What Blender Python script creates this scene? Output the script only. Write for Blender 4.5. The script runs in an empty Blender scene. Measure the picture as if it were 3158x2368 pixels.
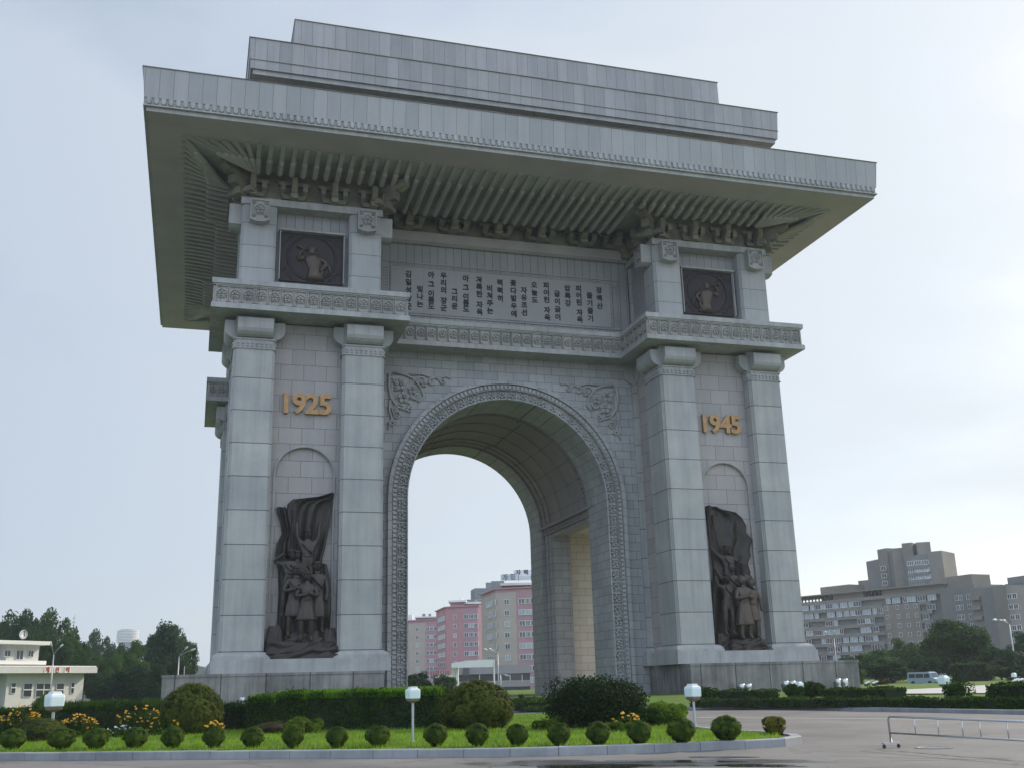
import bpy, math, random
import numpy as np
from mathutils import Vector, Matrix
PI = math.pi
sc = bpy.context.scene
COL = sc.collection
rnd = random.Random(7)

# ------------------------------------------------------------------ camera
FPX = 3219.48          # focal length in pixels of the 3158 px wide photograph
CAM = Vector((-27.2548, -103.5539, 1.1011))
RX = Vector((0.95853004, -0.2838009, -0.0260234))
UP = Vector((-0.05455292, -0.27233913, 0.96065362))
FW = Vector((0.27972155, 0.9193957, 0.27652741))
cd = bpy.data.cameras.new('camera')
cd.sensor_width = 36; cd.lens = 36 * FPX / 3158
cd.clip_start = 0.3; cd.clip_end = 6000
cam = bpy.data.objects.new('camera', cd); COL.objects.link(cam)
cam.matrix_world = Matrix(((RX.x, UP.x, -FW.x, CAM.x), (RX.y, UP.y, -FW.y, CAM.y), (RX.z, UP.z, -FW.z, CAM.z), (0, 0, 0, 1)))
sc.camera = cam

# ------------------------------------------------------------------ light
SUN_AZ = math.radians(20)      # from +x towards +y
SUN_EL = math.radians(30)
SUN_DIR = Vector((math.cos(SUN_EL) * math.cos(SUN_AZ), math.cos(SUN_EL) * math.sin(SUN_AZ), math.sin(SUN_EL)))
sl = bpy.data.lights.new('sun', 'SUN'); sl.energy = 3.4; sl.angle = math.radians(2.5); sl.color = (1.0, 0.88, 0.70)
so = bpy.data.objects.new('sun', sl); COL.objects.link(so)
so.rotation_euler = SUN_DIR.to_track_quat('Z', 'Y').to_euler(); so.location = (60, 20, 80)
w = bpy.data.worlds.new('World'); sc.world = w; w.use_nodes = True
nt = w.node_tree; nt.nodes.clear()
def N(t, typ, **k):
    n = t.nodes.new(typ)
    for a, b in k.items():
        if a in n.inputs: n.inputs[a].default_value = b
        else: setattr(n, a, b)
    return n
out = N(nt, 'ShaderNodeOutputWorld'); bg = N(nt, 'ShaderNodeBackground')
sky = N(nt, 'ShaderNodeTexSky'); sky.sky_type = 'NISHITA'; sky.sun_disc = False
sky.sun_elevation = SUN_EL; sky.sun_rotation = PI / 2 - SUN_AZ
sky.air_density = 1.0; sky.dust_density = 1.5; sky.ozone_density = 1.2
# thin high cloud: a pale layer mixed over the clear sky, patchy
tc = N(nt, 'ShaderNodeTexCoord')
mp = N(nt, 'ShaderNodeMapping'); mp.inputs['Scale'].default_value = (1.0, 1.0, 2.2)
no = N(nt, 'ShaderNodeTexNoise', Scale=1.5, Detail=5.0, Roughness=0.5, Distortion=0.4)
rp = N(nt, 'ShaderNodeValToRGB'); rp.color_ramp.elements[0].position = 0.40; rp.color_ramp.elements[1].position = 0.60
rp.color_ramp.elements[0].color = (0.55,) * 3 + (1,); rp.color_ramp.elements[1].color = (0.94,) * 3 + (1,)
L = nt.links.new
L(tc.outputs['Generated'], mp.inputs[0]); L(mp.outputs[0], no.inputs['Vector']); L(no.outputs['Fac'], rp.inputs[0])
# cloud brightness grows towards the sun side
dp = N(nt, 'ShaderNodeVectorMath', operation='DOT_PRODUCT'); dp.inputs[1].default_value = (0.93, 0.15, 0.33)
L(tc.outputs['Generated'], dp.inputs[0])
mr = N(nt, 'ShaderNodeMapRange'); mr.inputs['From Min'].default_value = -0.25; mr.inputs['From Max'].default_value = 0.9
L(dp.outputs['Value'], mr.inputs['Value'])
cr = N(nt, 'ShaderNodeMix', data_type='RGBA')
cr.inputs[6].default_value = (3.9, 4.65, 5.75, 1); cr.inputs[7].default_value = (7.0, 7.5, 7.9, 1)
L(mr.outputs[0], cr.inputs[0])
# unseen sky behind the camera is boosted, added fill light for the arch front
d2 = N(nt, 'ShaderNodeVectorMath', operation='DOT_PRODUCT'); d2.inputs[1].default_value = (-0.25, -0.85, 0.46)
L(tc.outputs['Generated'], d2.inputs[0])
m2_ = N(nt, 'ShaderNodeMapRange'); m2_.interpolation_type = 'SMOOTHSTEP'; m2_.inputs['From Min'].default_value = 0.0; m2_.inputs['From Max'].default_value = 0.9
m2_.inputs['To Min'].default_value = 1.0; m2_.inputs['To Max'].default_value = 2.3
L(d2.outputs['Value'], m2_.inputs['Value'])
mx = N(nt, 'ShaderNodeMix', data_type='RGBA')
sb = N(nt, 'ShaderNodeVectorMath', operation='SCALE'); sb.inputs['Scale'].default_value = 1.4; L(sky.outputs[0], sb.inputs[0])
L(rp.outputs['Color'], mx.inputs[0]); L(sb.outputs[0], mx.inputs[6]); L(cr.outputs[2], mx.inputs[7])
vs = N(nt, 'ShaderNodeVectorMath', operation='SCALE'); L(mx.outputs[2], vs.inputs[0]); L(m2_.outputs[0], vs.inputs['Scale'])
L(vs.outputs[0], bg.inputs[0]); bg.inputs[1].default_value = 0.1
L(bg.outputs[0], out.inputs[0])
sc.view_settings.view_transform = 'Standard'; sc.view_settings.look = 'None'
sc.view_settings.exposure = 0.28; sc.view_settings.gamma = 1.0
sc.cycles.max_bounces = 8; sc.cycles.diffuse_bounces = 4

# ------------------------------------------------------------------ helpers
def ray(u, v):                      # u, v in photograph pixels
    return FW + RX * ((u - 1579) / FPX) - UP * ((v - 1184) / FPX)
def at(u, v, d):                    # the point d metres deep along the view through (u, v)
    return CAM + ray(u, v) * d
def hit(u, v, z):                   # where that line meets the level z
    r = ray(u, v); return CAM + r * ((z - CAM.z) / r.z)
def ground(u, d, z):                # ground point under column u at depth d
    lo, hi = at(u, 0, d), at(u, 2368, d)
    t = (z - lo.z) / (hi.z - lo.z); return lo.lerp(hi, t)

class MB:
    def __init__(s): s.v = []; s.f = []
    def poly(s, pts):
        n = len(s.v); s.v += [tuple(p) for p in pts]; s.f.append(tuple(range(n, n + len(pts)))); return s
    def box(s, x0, x1, y0, y1, z0, z1):
        n = len(s.v)
        s.v += [(x0,y0,z0),(x1,y0,z0),(x1,y1,z0),(x0,y1,z0),(x0,y0,z1),(x1,y0,z1),(x1,y1,z1),(x0,y1,z1)]
        s.f += [tuple(n+i for i in q) for q in ((0,3,2,1),(4,5,6,7),(0,1,5,4),(1,2,6,5),(2,3,7,6),(3,0,4,7))]; return s
    def loops(s, loops, cap=True, closed=True):       # loft through equal-length loops
        n0 = len(s.v); k = len(loops[0])
        for l in loops: s.v += [tuple(p) for p in l]
        m = k if closed else k - 1
        for i in range(len(loops) - 1):
            for j in range(m):
                a = n0 + i*k + j; b = n0 + i*k + (j+1) % k
                s.f.append((a, b, b + k, a + k))
        if cap:
            s.f.append(tuple(n0 + j for j in reversed(range(k))))
            s.f.append(tuple(n0 + (len(loops)-1)*k + j for j in range(k)))
        return s
    def extr(s, plan, z0, z1, top=None):              # plan: CCW list of (x, y); top: other plan
        return s.loops([[(x, y, z0) for x, y in plan], [(x, y, z1) for x, y in (top or plan)]])
    def tube(s, pts, r, n=8, cap=True):
        pts = [Vector(p) for p in pts]; R = r if isinstance(r, (list, tuple)) else [r] * len(pts)
        L_ = []; a = None
        for i, p in enumerate(pts):
            t = (pts[min(i+1, len(pts)-1)] - pts[max(i-1, 0)]).normalized()
            if a is None: a = t.orthogonal().normalized()
            a = (a - t * a.dot(t)).normalized() if (a - t * a.dot(t)).length > 1e-6 else t.orthogonal().normalized()
            b = t.cross(a)
            L_.append([p + (a * math.cos(2*PI*j/n) + b * math.sin(2*PI*j/n)) * R[i] for j in range(n)])
        return s.loops(L_, cap)
    def bar(s, p, q, w_, h_, up=Vector((0, 0, 1))):   # square bar
        p, q = Vector(p), Vector(q); t = (q - p).normalized(); a = t.cross(up).normalized() * w_ / 2; b = a.cross(t).normalized() * h_ / 2
        return s.loops([[p+a-b, p+a+b, p-a+b, p-a-b], [q+a-b, q+a+b, q-a+b, q-a-b]])
    def ball(s, c, r, n=10, m=7, sq=(1, 1, 1)):
        c = Vector(c)
        L_ = [[c + Vector((r*sq[0]*math.sin(PI*i/m)*math.cos(2*PI*j/n), r*sq[1]*math.sin(PI*i/m)*math.sin(2*PI*j/n), -r*sq[2]*math.cos(PI*i/m))) for j in range(n)] for i in range(m+1)]
        return s.loops(L_, False)
    def add(s, o, M):
        n = len(s.v); s.v += [tuple(M @ Vector(p)) for p in o.v]; s.f += [tuple(n+i for i in q) for q in o.f]; return s
    def build(s, name, mat, parent=None, smooth=False):
        me = bpy.data.meshes.new(name); me.from_pydata(s.v, [], s.f)
        return link(name, me, mat, parent, smooth)
def link(name, me, mat, parent=None, smooth=False):
    if mat is not None:
        for m_ in (mat if isinstance(mat, (list, tuple)) else [mat]): me.materials.append(m_)
    if smooth: me.polygons.foreach_set('use_smooth', [True] * len(me.polygons))
    o = bpy.data.objects.new(name, me); COL.objects.link(o)
    if parent is not None: o.parent = parent
    return o
def thing(name, label, cat, loc=(0, 0, 0), rz=0, group=None):
    o = bpy.data.objects.new(name, None); COL.objects.link(o); o.empty_display_size = 0.5
    o.location = loc; o.rotation_euler = (0, 0, rz); return tag(o, label, cat, group)
def tag(o, label, cat, group=None):
    o['label'] = label; o['category'] = cat
    if group: o['group'] = group
    return o
def struct(o, kind='structure'): o['kind'] = kind; return o
def dup(o, loc=None, rz=None, parent=None, scale=None):
    c = o.copy(); COL.objects.link(c)
    if parent is not None: c.parent = parent
    if loc is not None: c.location = loc
    if rz is not None: c.rotation_euler = (0, 0, rz)
    if scale is not None: c.scale = scale
    for ch in list(o.children): dup(ch, parent=c)
    return c
def rotz(a): return Matrix.Rotation(a, 4, 'Z')

# ------------------------------------------------------------------ materials
def mat(name, col, rough=0.8, metal=0.0, var=0.12, scale=3.0, bump=0.0, spec=0.3, var_col=None, coord='Object'):
    m = bpy.data.materials.new(name); m.use_nodes = True; t = m.node_tree; b = t.nodes['Principled BSDF']
    b.inputs['Roughness'].default_value = rough; b.inputs['Metallic'].default_value = metal; b.inputs['Specular IOR Level'].default_value = spec
    tc = N(t, 'ShaderNodeTexCoord'); no = N(t, 'ShaderNodeTexNoise', Scale=scale, Detail=6.0, Roughness=0.65)
    t.links.new(tc.outputs[coord], no.inputs['Vector'])
    cr = N(t, 'ShaderNodeValToRGB'); e = cr.color_ramp.elements; e[0].position = 0.3; e[1].position = 0.7
    c2 = var_col or tuple(min(1, c * (1 + var)) for c in col)
    e[0].color = tuple(c * (1 - var) for c in col) + (1,); e[1].color = tuple(c2) + (1,)
    t.links.new(no.outputs['Fac'], cr.inputs[0]); t.links.new(cr.outputs[0], b.inputs['Base Color'])
    if bump:
        bp = N(t, 'ShaderNodeBump', Strength=bump, Distance=0.03); t.links.new(no.outputs['Fac'], bp.inputs['Height']); t.links.new(bp.outputs[0], b.inputs['Normal'])
    return m
def stone(name, col, bw=0.0, bh=0.8, joint=0.02, offset=0.5, tint=0.10, grime=0.25, zoff=0.0, xoff=0.0, jc=0.35, warm=None, streak=0.0, rough=0.75):
    """dressed stone: big blotches, fine grain, optional courses of blocks with dark joints (x+y / z laid out in metres)"""
    m = bpy.data.materials.new(name); m.use_nodes = True; t = m.node_tree; b = t.nodes['Principled BSDF']; K = t.links.new
    b.inputs['Roughness'].default_value = rough; b.inputs['Specular IOR Level'].default_value = 0.3
    tc = N(t, 'ShaderNodeTexCoord'); g = N(t, 'ShaderNodeNewGeometry')
    sp = N(t, 'ShaderNodeSeparateXYZ'); K(tc.outputs['Object'], sp.inputs[0])
    sn = N(t, 'ShaderNodeSeparateXYZ'); K(g.outputs['Normal'], sn.inputs[0])
    ax = N(t, 'ShaderNodeMath', operation='ABSOLUTE'); K(sn.outputs[0], ax.inputs[0])
    gt = N(t, 'ShaderNodeMath', operation='GREATER_THAN'); K(ax.outputs[0], gt.inputs[0]); gt.inputs[1].default_value = 0.7
    mx = N(t, 'ShaderNodeMix'); K(gt.outputs[0], mx.inputs[0]); K(sp.outputs[0], mx.inputs[2]); K(sp.outputs[1], mx.inputs[3])
    cb = N(t, 'ShaderNodeCombineXYZ')
    ad = N(t, 'ShaderNodeMath', operation='ADD'); K(mx.outputs[0], ad.inputs[0]); ad.inputs[1].default_value = xoff + 200.0
    az = N(t, 'ShaderNodeMath', operation='ADD'); K(sp.outputs[2], az.inputs[0]); az.inputs[1].default_value = zoff + 20 * bh
    K(ad.outputs[0], cb.inputs[0]); K(az.outputs[0], cb.inputs[1])
    # base tone: blotches and grain
    n1 = N(t, 'ShaderNodeTexNoise', Scale=0.35, Detail=5.0, Roughness=0.6); K(tc.outputs['Object'], n1.inputs['Vector'])
    n2 = N(t, 'ShaderNodeTexNoise', Scale=9.0, Detail=4.0, Roughness=0.7); K(tc.outputs['Object'], n2.inputs['Vector'])
    r1 = N(t, 'ShaderNodeValToRGB'); e = r1.color_ramp.elements; e[0].position = 0.3; e[1].position = 0.7
    e[0].color = tuple(c * (1 - grime) for c in col) + (1,); e[1].color = tuple(c * (1 + grime * 0.35) for c in (warm or col)) + (1,)
    K(n1.outputs['Fac'], r1.inputs[0])
    r2 = N(t, 'ShaderNodeMapRange'); K(n2.outputs['Fac'], r2.inputs['Value']); r2.inputs['To Min'].default_value = 0.86; r2.inputs['To Max'].default_value = 1.12
    mu = N(t, 'ShaderNodeMix', data_type='RGBA', blend_type='MULTIPLY'); mu.inputs[0].default_value = 1.0
    K(r1.outputs[0], mu.inputs[6]); K(r2.outputs[0], mu.inputs[7]); last = mu.outputs[2]
    if streak:
        mp_ = N(t, 'ShaderNodeMapping'); mp_.inputs['Scale'].default_value = (1.6, 1.6, 0.09); K(tc.outputs['Object'], mp_.inputs[0])
        n3 = N(t, 'ShaderNodeTexNoise', Scale=1.0, Detail=5.0, Roughness=0.7); K(mp_.outputs[0], n3.inputs['Vector'])
        r3 = N(t, 'ShaderNodeMapRange'); K(n3.outputs['Fac'], r3.inputs['Value']); r3.inputs['From Min'].default_value = 0.35; r3.inputs['From Max'].default_value = 0.6
        r3.inputs['To Min'].default_value = 1 - streak; r3.inputs['To Max'].default_value = 1.0
        m3 = N(t, 'ShaderNodeMix', data_type='RGBA', blend_type='MULTIPLY'); m3.inputs[0].default_value = 1.0
        K(last, m3.inputs[6]); K(r3.outputs[0], m3.inputs[7]); last = m3.outputs[2]
    if bw:
        br = N(t, 'ShaderNodeTexBrick'); br.offset = offset; br.offset_frequency = 2; br.squash = 1.0
        br.inputs['Scale'].default_value = 1.0; br.inputs['Brick Width'].default_value = bw; br.inputs['Row Height'].default_value = bh
        br.inputs['Mortar Size'].default_value = joint; br.inputs['Mortar Smooth'].default_value = 0.3; br.inputs['Bias'].default_value = 0.0
        br.inputs['Color1'].default_value = (1 - tint, 1 - tint * 0.9, 1 - tint * 0.8, 1); br.inputs['Color2'].default_value = (1 + tint * 0.6, 1 + tint * 0.5, 1 + tint * 0.5, 1)
        br.inputs['Mortar'].default_value = (jc, jc, jc, 1)
        K(cb.outputs[0], br.inputs['Vector'])
        m2 = N(t, 'ShaderNodeMix', data_type='RGBA', blend_type='MULTIPLY'); m2.inputs[0].default_value = 1.0; m2.clamp_result = False
        K(last, m2.inputs[6]); K(br.outputs['Color'], m2.inputs[7]); last = m2.outputs[2]
        bp = N(t, 'ShaderNodeBump', Strength=0.6, Distance=0.03); bp.invert = True; K(br.outputs['Fac'], bp.inputs['Height']); K(bp.outputs[0], b.inputs['Normal'])
    K(last, b.inputs['Base Color'])
    return m
def plain(name, col, rough=0.6, metal=0.0, spec=0.4):
    m = bpy.data.materials.new(name); m.use_nodes = True; b = m.node_tree.nodes['Principled BSDF']
    b.inputs['Base Color'].default_value = tuple(col) + (1,); b.inputs['Roughness'].default_value = rough; b.inputs['Metallic'].default_value = metal
    b.inputs['Specular IOR Level'].default_value = spec; return m
def leafmat(name, dark, light, scale=2.0, trans=0.25, fine=14.0):
    m = bpy.data.materials.new(name); m.use_nodes = True; t = m.node_tree; K = t.links.new
    b = t.nodes['Principled BSDF']; b.inputs['Roughness'].default_value = 0.7; b.inputs['Specular IOR Level'].default_value = 0.06
    tc = N(t, 'ShaderNodeTexCoord'); n1 = N(t, 'ShaderNodeTexNoise', Scale=scale, Detail=3.0); n2 = N(t, 'ShaderNodeTexNoise', Scale=fine, Detail=1.0)
    K(tc.outputs['Object'], n1.inputs['Vector']); K(tc.outputs['Object'], n2.inputs['Vector'])
    av = N(t, 'ShaderNodeMath', operation='MULTIPLY_ADD'); K(n1.outputs['Fac'], av.inputs[0]); av.inputs[1].default_value = 0.6
    a2 = N(t, 'ShaderNodeMath', operation='MULTIPLY'); K(n2.outputs['Fac'], a2.inputs[0]); a2.inputs[1].default_value = 0.4; K(a2.outputs[0], av.inputs[2])
    cr = N(t, 'ShaderNodeValToRGB'); e = cr.color_ramp.elements; e[0].position = 0.36; e[1].position = 0.64
    e[0].color = tuple(dark) + (1,); e[1].color = tuple(light) + (1,)
    K(av.outputs[0], cr.inputs[0]); K(cr.outputs[0], b.inputs['Base Color'])
    tr = N(t, 'ShaderNodeBsdfTranslucent'); hs = N(t, 'ShaderNodeMix', data_type='RGBA', blend_type='MULTIPLY'); hs.inputs[0].default_value = 1.0
    hs.inputs[7].default_value = (1.5, 1.5, 0.5, 1); K(cr.outputs[0], hs.inputs[6]); K(hs.outputs[2], tr.inputs[0])
    ms = N(t, 'ShaderNodeMixShader'); ms.inputs[0].default_value = trans; K(b.outputs[0], ms.inputs[1]); K(tr.outputs[0], ms.inputs[2])
    K(ms.outputs[0], t.nodes['Material Output'].inputs[0]); return m

SC = (0.315, 0.335, 0.36)
M = dict(
    pier=stone('pier_granite', (0.392, 0.395, 0.400), 60, 2.715, 0.04, 0, tint=0.10, zoff=-4.07, grime=0.16, streak=0.16, jc=0.35, warm=(0.405, 0.40, 0.388)),
    upper=stone('upper_pier_granite', (0.392, 0.395, 0.400), 60, 2.05, 0.03, 0, tint=0.05, zoff=-33.6, grime=0.12, streak=0.10, jc=0.45),
    wall=stone('wall_ashlar', (0.362, 0.364, 0.376), 1.55, 0.80, 0.022, 0.5, tint=0.12, zoff=-0.1, grime=0.16, streak=0.10, jc=0.38),
    niche=stone('niche_ashlar', (0.375, 0.362, 0.362), 1.9, 1.36, 0.022, 0.5, tint=0.09, grime=0.12, zoff=-0.3, streak=0.06, jc=0.45, warm=(0.37, 0.33, 0.325)),
    lit=stone('lit_passage_ashlar', (0.62, 0.57, 0.49), 1.7, 0.80, 0.022, 0.5, tint=0.07, grime=0.12, jc=0.45),  # bounced sunlight put into a paler, warmer base colour
    fascia=stone('fascia_panels', (0.390, 0.392, 0.396), 1.09, 40, 0.022, 0, tint=0.10, zoff=-30, grime=0.12, streak=0.07, jc=0.6, warm=(0.35, 0.35, 0.36)),
    fascia2=stone('upper_fascia_panels', (0.395, 0.388, 0.390), 1.03, 40, 0.022, 0, tint=0.14, zoff=-30, grime=0.15, streak=0.12, jc=0.6, warm=(0.345, 0.345, 0.36)),
    plain=stone('plain_granite', (0.388, 0.386, 0.386), grime=0.22, streak=0.2),
    panel=stone('inscription_granite', (0.340, 0.338, 0.345), 3.2, 30, 0.01, 0, tint=0.03, zoff=-20, grime=0.1, jc=0.7),
    slats=stone('upright_panels', (0.315, 0.315, 0.325), 0.78, 30, 0.03, 0, tint=0.07, zoff=-20, grime=0.1, jc=0.45),
    carve=stone('carved_granite', (0.37, 0.362, 0.358), grime=0.28),
    friez=stone('frieze_granite', (0.39, 0.38, 0.368), 1.02, 30, 0.02, 0, tint=0.16, zoff=-20, grime=0.2, jc=0.4, warm=(0.34, 0.335, 0.31)),
    plinth=stone('plinth_granite', (0.235, 0.230, 0.224), 3.25, 30, 0.05, 0, tint=0.05, zoff=-25, xoff=0.6, grime=0.42, streak=0.38, jc=0.3, warm=(0.29, 0.28, 0.27)),
    soffit=stone('soffit_plaster', (0.43, 0.375, 0.405), grime=0.12),
    raft=stone('rafter_green', (0.37, 0.345, 0.345), grime=0.2),
    board=stone('eave_board', (0.045, 0.043, 0.042), grime=0.2),  # near-black colour puts shade into the gaps between the rafters
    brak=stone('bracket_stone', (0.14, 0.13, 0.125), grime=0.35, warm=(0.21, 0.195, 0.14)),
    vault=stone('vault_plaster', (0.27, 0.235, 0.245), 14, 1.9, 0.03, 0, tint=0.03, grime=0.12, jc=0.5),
    bronze=mat('dark_bronze', (0.030, 0.024, 0.022), 0.45, 0.35, 0.35, 1.6, 0.25, 0.4),
    bronze2=mat('bronze_plate', (0.032, 0.027, 0.030), 0.6, 0.2, 0.2, 2.0, 0.2),
    bronze3=mat('bronze_relief', (0.085, 0.066, 0.054), 0.45, 0.4, 0.3, 2.0, 0.2),
    bronze4=mat('highlight_bronze', (0.040, 0.031, 0.027), 0.42, 0.35, 0.4, 2.5, 0.25, 0.5),  # lighter copy of dark_bronze, highlights on the figures put into the colour
    gold=mat('gilt_bronze', (0.33, 0.20, 0.095), 0.45, 0.55, 0.2, 3.0),
    ink=plain('black_letter', (0.018, 0.022, 0.028), 0.6),
)

# ------------------------------------------------------------------ triumphal arch
arch = thing('triumphal_arch', 'huge grey granite triumphal arch with tiered roof slabs, gilt year numbers and flower friezes', 'arch')
WY = 12.1                                # central wall plane |y|
def P(n, mb, m, smooth=False, parent=None): return mb.build(n, M[m], parent or arch, smooth)

# roof slabs: a flat core, slanted fascia, lip, soffit
def frame(mb, a0, b0, z0, a1, b1, z1):   # ring between two rectangles, outward faces
    return mb.loops([[(-a0,-b0,z0),(a0,-b0,z0),(a0,b0,z0),(-a0,b0,z0)], [(-a1,-b1,z1),(a1,-b1,z1),(a1,b1,z1),(-a1,b1,z1)]])
def dentils(mb, a, b, z0, z1, step, dep, dome=True):
    for ax_, half, off in (('x', a, b), ('y', b, a)):
        n = int(2 * half / step); st = 2 * half / n
        for i in range(n):
            c = -half + (i + 0.5) * st; w_ = st * 0.36
            for sgn in (-1, 1):
                if ax_ == 'x' and sgn == 1 or ax_ == 'y' and sgn == 1: continue
                P3 = []
                h = z1 - z0
                outl = [(-w_, z1), (-w_, z0 + h*.35), (-w_*.7, z0 + h*.12), (0, z0), (w_*.7, z0 + h*.12), (w_, z0 + h*.35), (w_, z1)]
                def q(px, z, d): return (c + px, sgn * (off + d), z) if ax_ == 'x' else (sgn * (off + d), c + px, z)
                lo = [q(px, z, 0) for px, z in outl]; hi = [q(px * .8, z1 - (z1 - z) * .9, dep) for px, z in outl]
                mb.loops([lo, hi])
lower = MB(); frame(lower, 33.22, 26.52, 45.95, 33.44, 26.73, 48.463)
P('roof_slab', lower, 'fascia')
lb = MB(); frame(lb, 33.12, 26.42, 45.33, 33.14, 26.44, 45.95); P('dentil_backing', lb, 'plain')
dm = MB(); dentils(dm, 33.1, 26.44, 45.36, 45.92, 0.545, 0.13); P('dentil_band', dm, 'plain')
lip = MB(); frame(lip, 33.24, 26.54, 45.22, 33.24, 26.54, 45.33); frame(lip, 33.0, 26.3, 44.87, 33.0, 26.3, 45.216)
P('slab_lip', lip, 'plain')
# soffit ring: flat margin round the sunken rafter field
sf = MB(); A, B, a, b = 32.9, 26.2, 30.1, 23.0
for x0, x1, y0, y1 in ((-A, A, -B, -b), (-A, A, b, B), (-A, -a, -b, b), (a, A, -b, b)): sf.box(x0, x1, y0, y1, 44.862, 45.2)
P('soffit', sf, 'soffit')
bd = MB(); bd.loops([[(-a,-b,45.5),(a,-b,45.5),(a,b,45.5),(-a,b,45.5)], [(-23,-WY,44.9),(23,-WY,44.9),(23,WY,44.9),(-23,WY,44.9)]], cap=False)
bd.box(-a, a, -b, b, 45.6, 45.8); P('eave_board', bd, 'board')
s2 = MB(); frame(s2, 25.2, 23.12, 51.93, 25.366, 23.285, 54.733); P('roof_slab', s2, 'fascia2')
s2l = MB(); frame(s2l, 25.0, 22.92, 51.5, 25.0, 22.92, 51.93); P('slab_lip', s2l, 'plain')
s2c = MB(); frame(s2c, 22.6, 18.9, 48.46, 22.6, 18.9, 51.5); P('roof_core', s2c, 'plain')
s3 = MB(); frame(s3, 21.35, 19.17, 54.733, 21.35, 19.17, 60); P('roof_slab', s3, 'fascia2')
gl = MB()                                   # thin string courses on the two upper slabs
for a_, b_, z in ((25.30, 23.22, 52.72), (21.37, 19.19, 57.35)):
    frame(gl, a_, b_, z, a_, b_, z + 0.05)
P('string_course', gl, 'brak')
cp = MB()                                   # metal flashing along the top edges
for a_, b_, z in ((33.5, 26.79, 48.47), (25.43, 23.35, 54.74), (21.42, 19.24, 60.0)):
    frame(cp, a_, b_, z, a_, b_, z + 0.07)
P('roof_flashing', cp, 'brak')

# rafters: a thick lower rafter and a thin flying rafter over it, fanning at the corners
def rafter_mb(tip, root, mid_t=0.34):
    tip, root = Vector(tip), Vector(root); mid = tip.lerp(root, mid_t); mb = MB()
    mb.bar(tip + Vector((0, 0, -.10)), tip.lerp(root, mid_t + .06) + Vector((0, 0, -.16)), 0.36, 0.34)
    t = (root - tip).normalized()
    mb.tube([mid + Vector((0, 0, -.32)), mid + t * .15 + Vector((0, 0, -.34)), root + Vector((0, 0, -.32))], [.15, .24, .25], 8)
    return mb
rest = MB(); parts = 0
PAV_X, PAV_Y = 19.1, 13.8                     # pavilion centres
spacing = 0.985
nf = 61
for side in range(4):
    horiz = side in (0, 1)
    half = a if horiz else b; depth = b if horiz else a
    n = int(round(2 * half / spacing))
    for i in range(n + 1):
        c = -half + 2 * half * i / n
        lim = (25.6 if horiz else 17.5)                    # beyond this they fan from the corner
        if abs(c) > lim - 1.5:
            s_ = math.copysign(1, c); k = (abs(c) - (lim - 1.5)) / (half - lim + 1.5)
            if horiz: root = (s_ * (lim - 1.5 + k * 0.9), -20.1 + 0.7 * (1 - k) , 44.45)
            else: root = (-(27.0 - 0.7 * (1 - k)), s_ * (lim - 1.5 + k * 0.9), 44.45)
        else:
            inner = (10.4 < abs(c)) if horiz else (abs(c) > 8.0)
            if horiz: root = (c, -19.4 if inner else -14.5, 44.5)
            else: root = (-(26.3 if inner else 24.4), c, 44.5)
        if horiz: tip = (c, -depth - 0.15, 45.02)
        else: tip = (-depth - 0.15, c, 45.02)
        if horiz and side == 1: tip = (-tip[0], -tip[1], tip[2]); root = (-root[0], -root[1], root[2])
        if side == 3: tip = (-tip[0], -tip[1], tip[2]); root = (-root[0], -root[1], root[2])
        mt = 0.30 if abs((Vector(tip) - Vector(root)).length) > 6 else 0.5
        mb = rafter_mb(tip, root, mt)
        if (side == 0 or (side == 2 and parts < 100)): mb.build('rafter', M['raft'], arch); parts += 1
        else: rest.add(mb, Matrix())
struct(rest.build('rafter_row', M['raft'], arch), 'stuff')

# carved flower (prunus) used on friezes: five petals round a boss, inside a raised pentagon ring
def flower(R=0.36, t=0.09, ring=True):
    mb = MB()
    for k in range(5):
        an = PI / 2 + k * 2 * PI / 5; cx, cz = math.cos(an) * R * .56, math.sin(an) * R * .56; r = R * .40
        lo = [(cx + r*math.cos(q*PI/4), 0, cz + r*math.sin(q*PI/4)) for q in range(8)]
        mi = [(cx + r*.72*math.cos(q*PI/4), -t, cz + r*.72*math.sin(q*PI/4)) for q in range(8)]
        ct = [(cx, -t*.55, cz)] * 8
        mb.loops([lo, mi, ct], False)
    mb.loops([[(R*.2*math.cos(q*PI/3), -t*.3, R*.2*math.sin(q*PI/3)) for q in range(6)], [(R*.12*math.cos(q*PI/3), -t*1.25, R*.12*math.sin(q*PI/3)) for q in range(6)]])
    if ring:
        def pent(s_): return [(s_*R*math.cos(PI/2 + j*PI/5) * (1 if j % 2 == 0 else .86), s_*R*math.sin(PI/2 + j*PI/5) * (1 if j % 2 == 0 else .86)) for j in range(10)]
        o_, i_ = pent(1.22), pent(1.08)
        mb.loops([[(x, 0, z) for x, z in o_], [(x, -t*.8, z) for x, z in o_], [(x, -t*.8, z) for x, z in i_], [(x, 0, z) for x, z in i_]], False)
    return mb
FL = flower(.38, .17)
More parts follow.
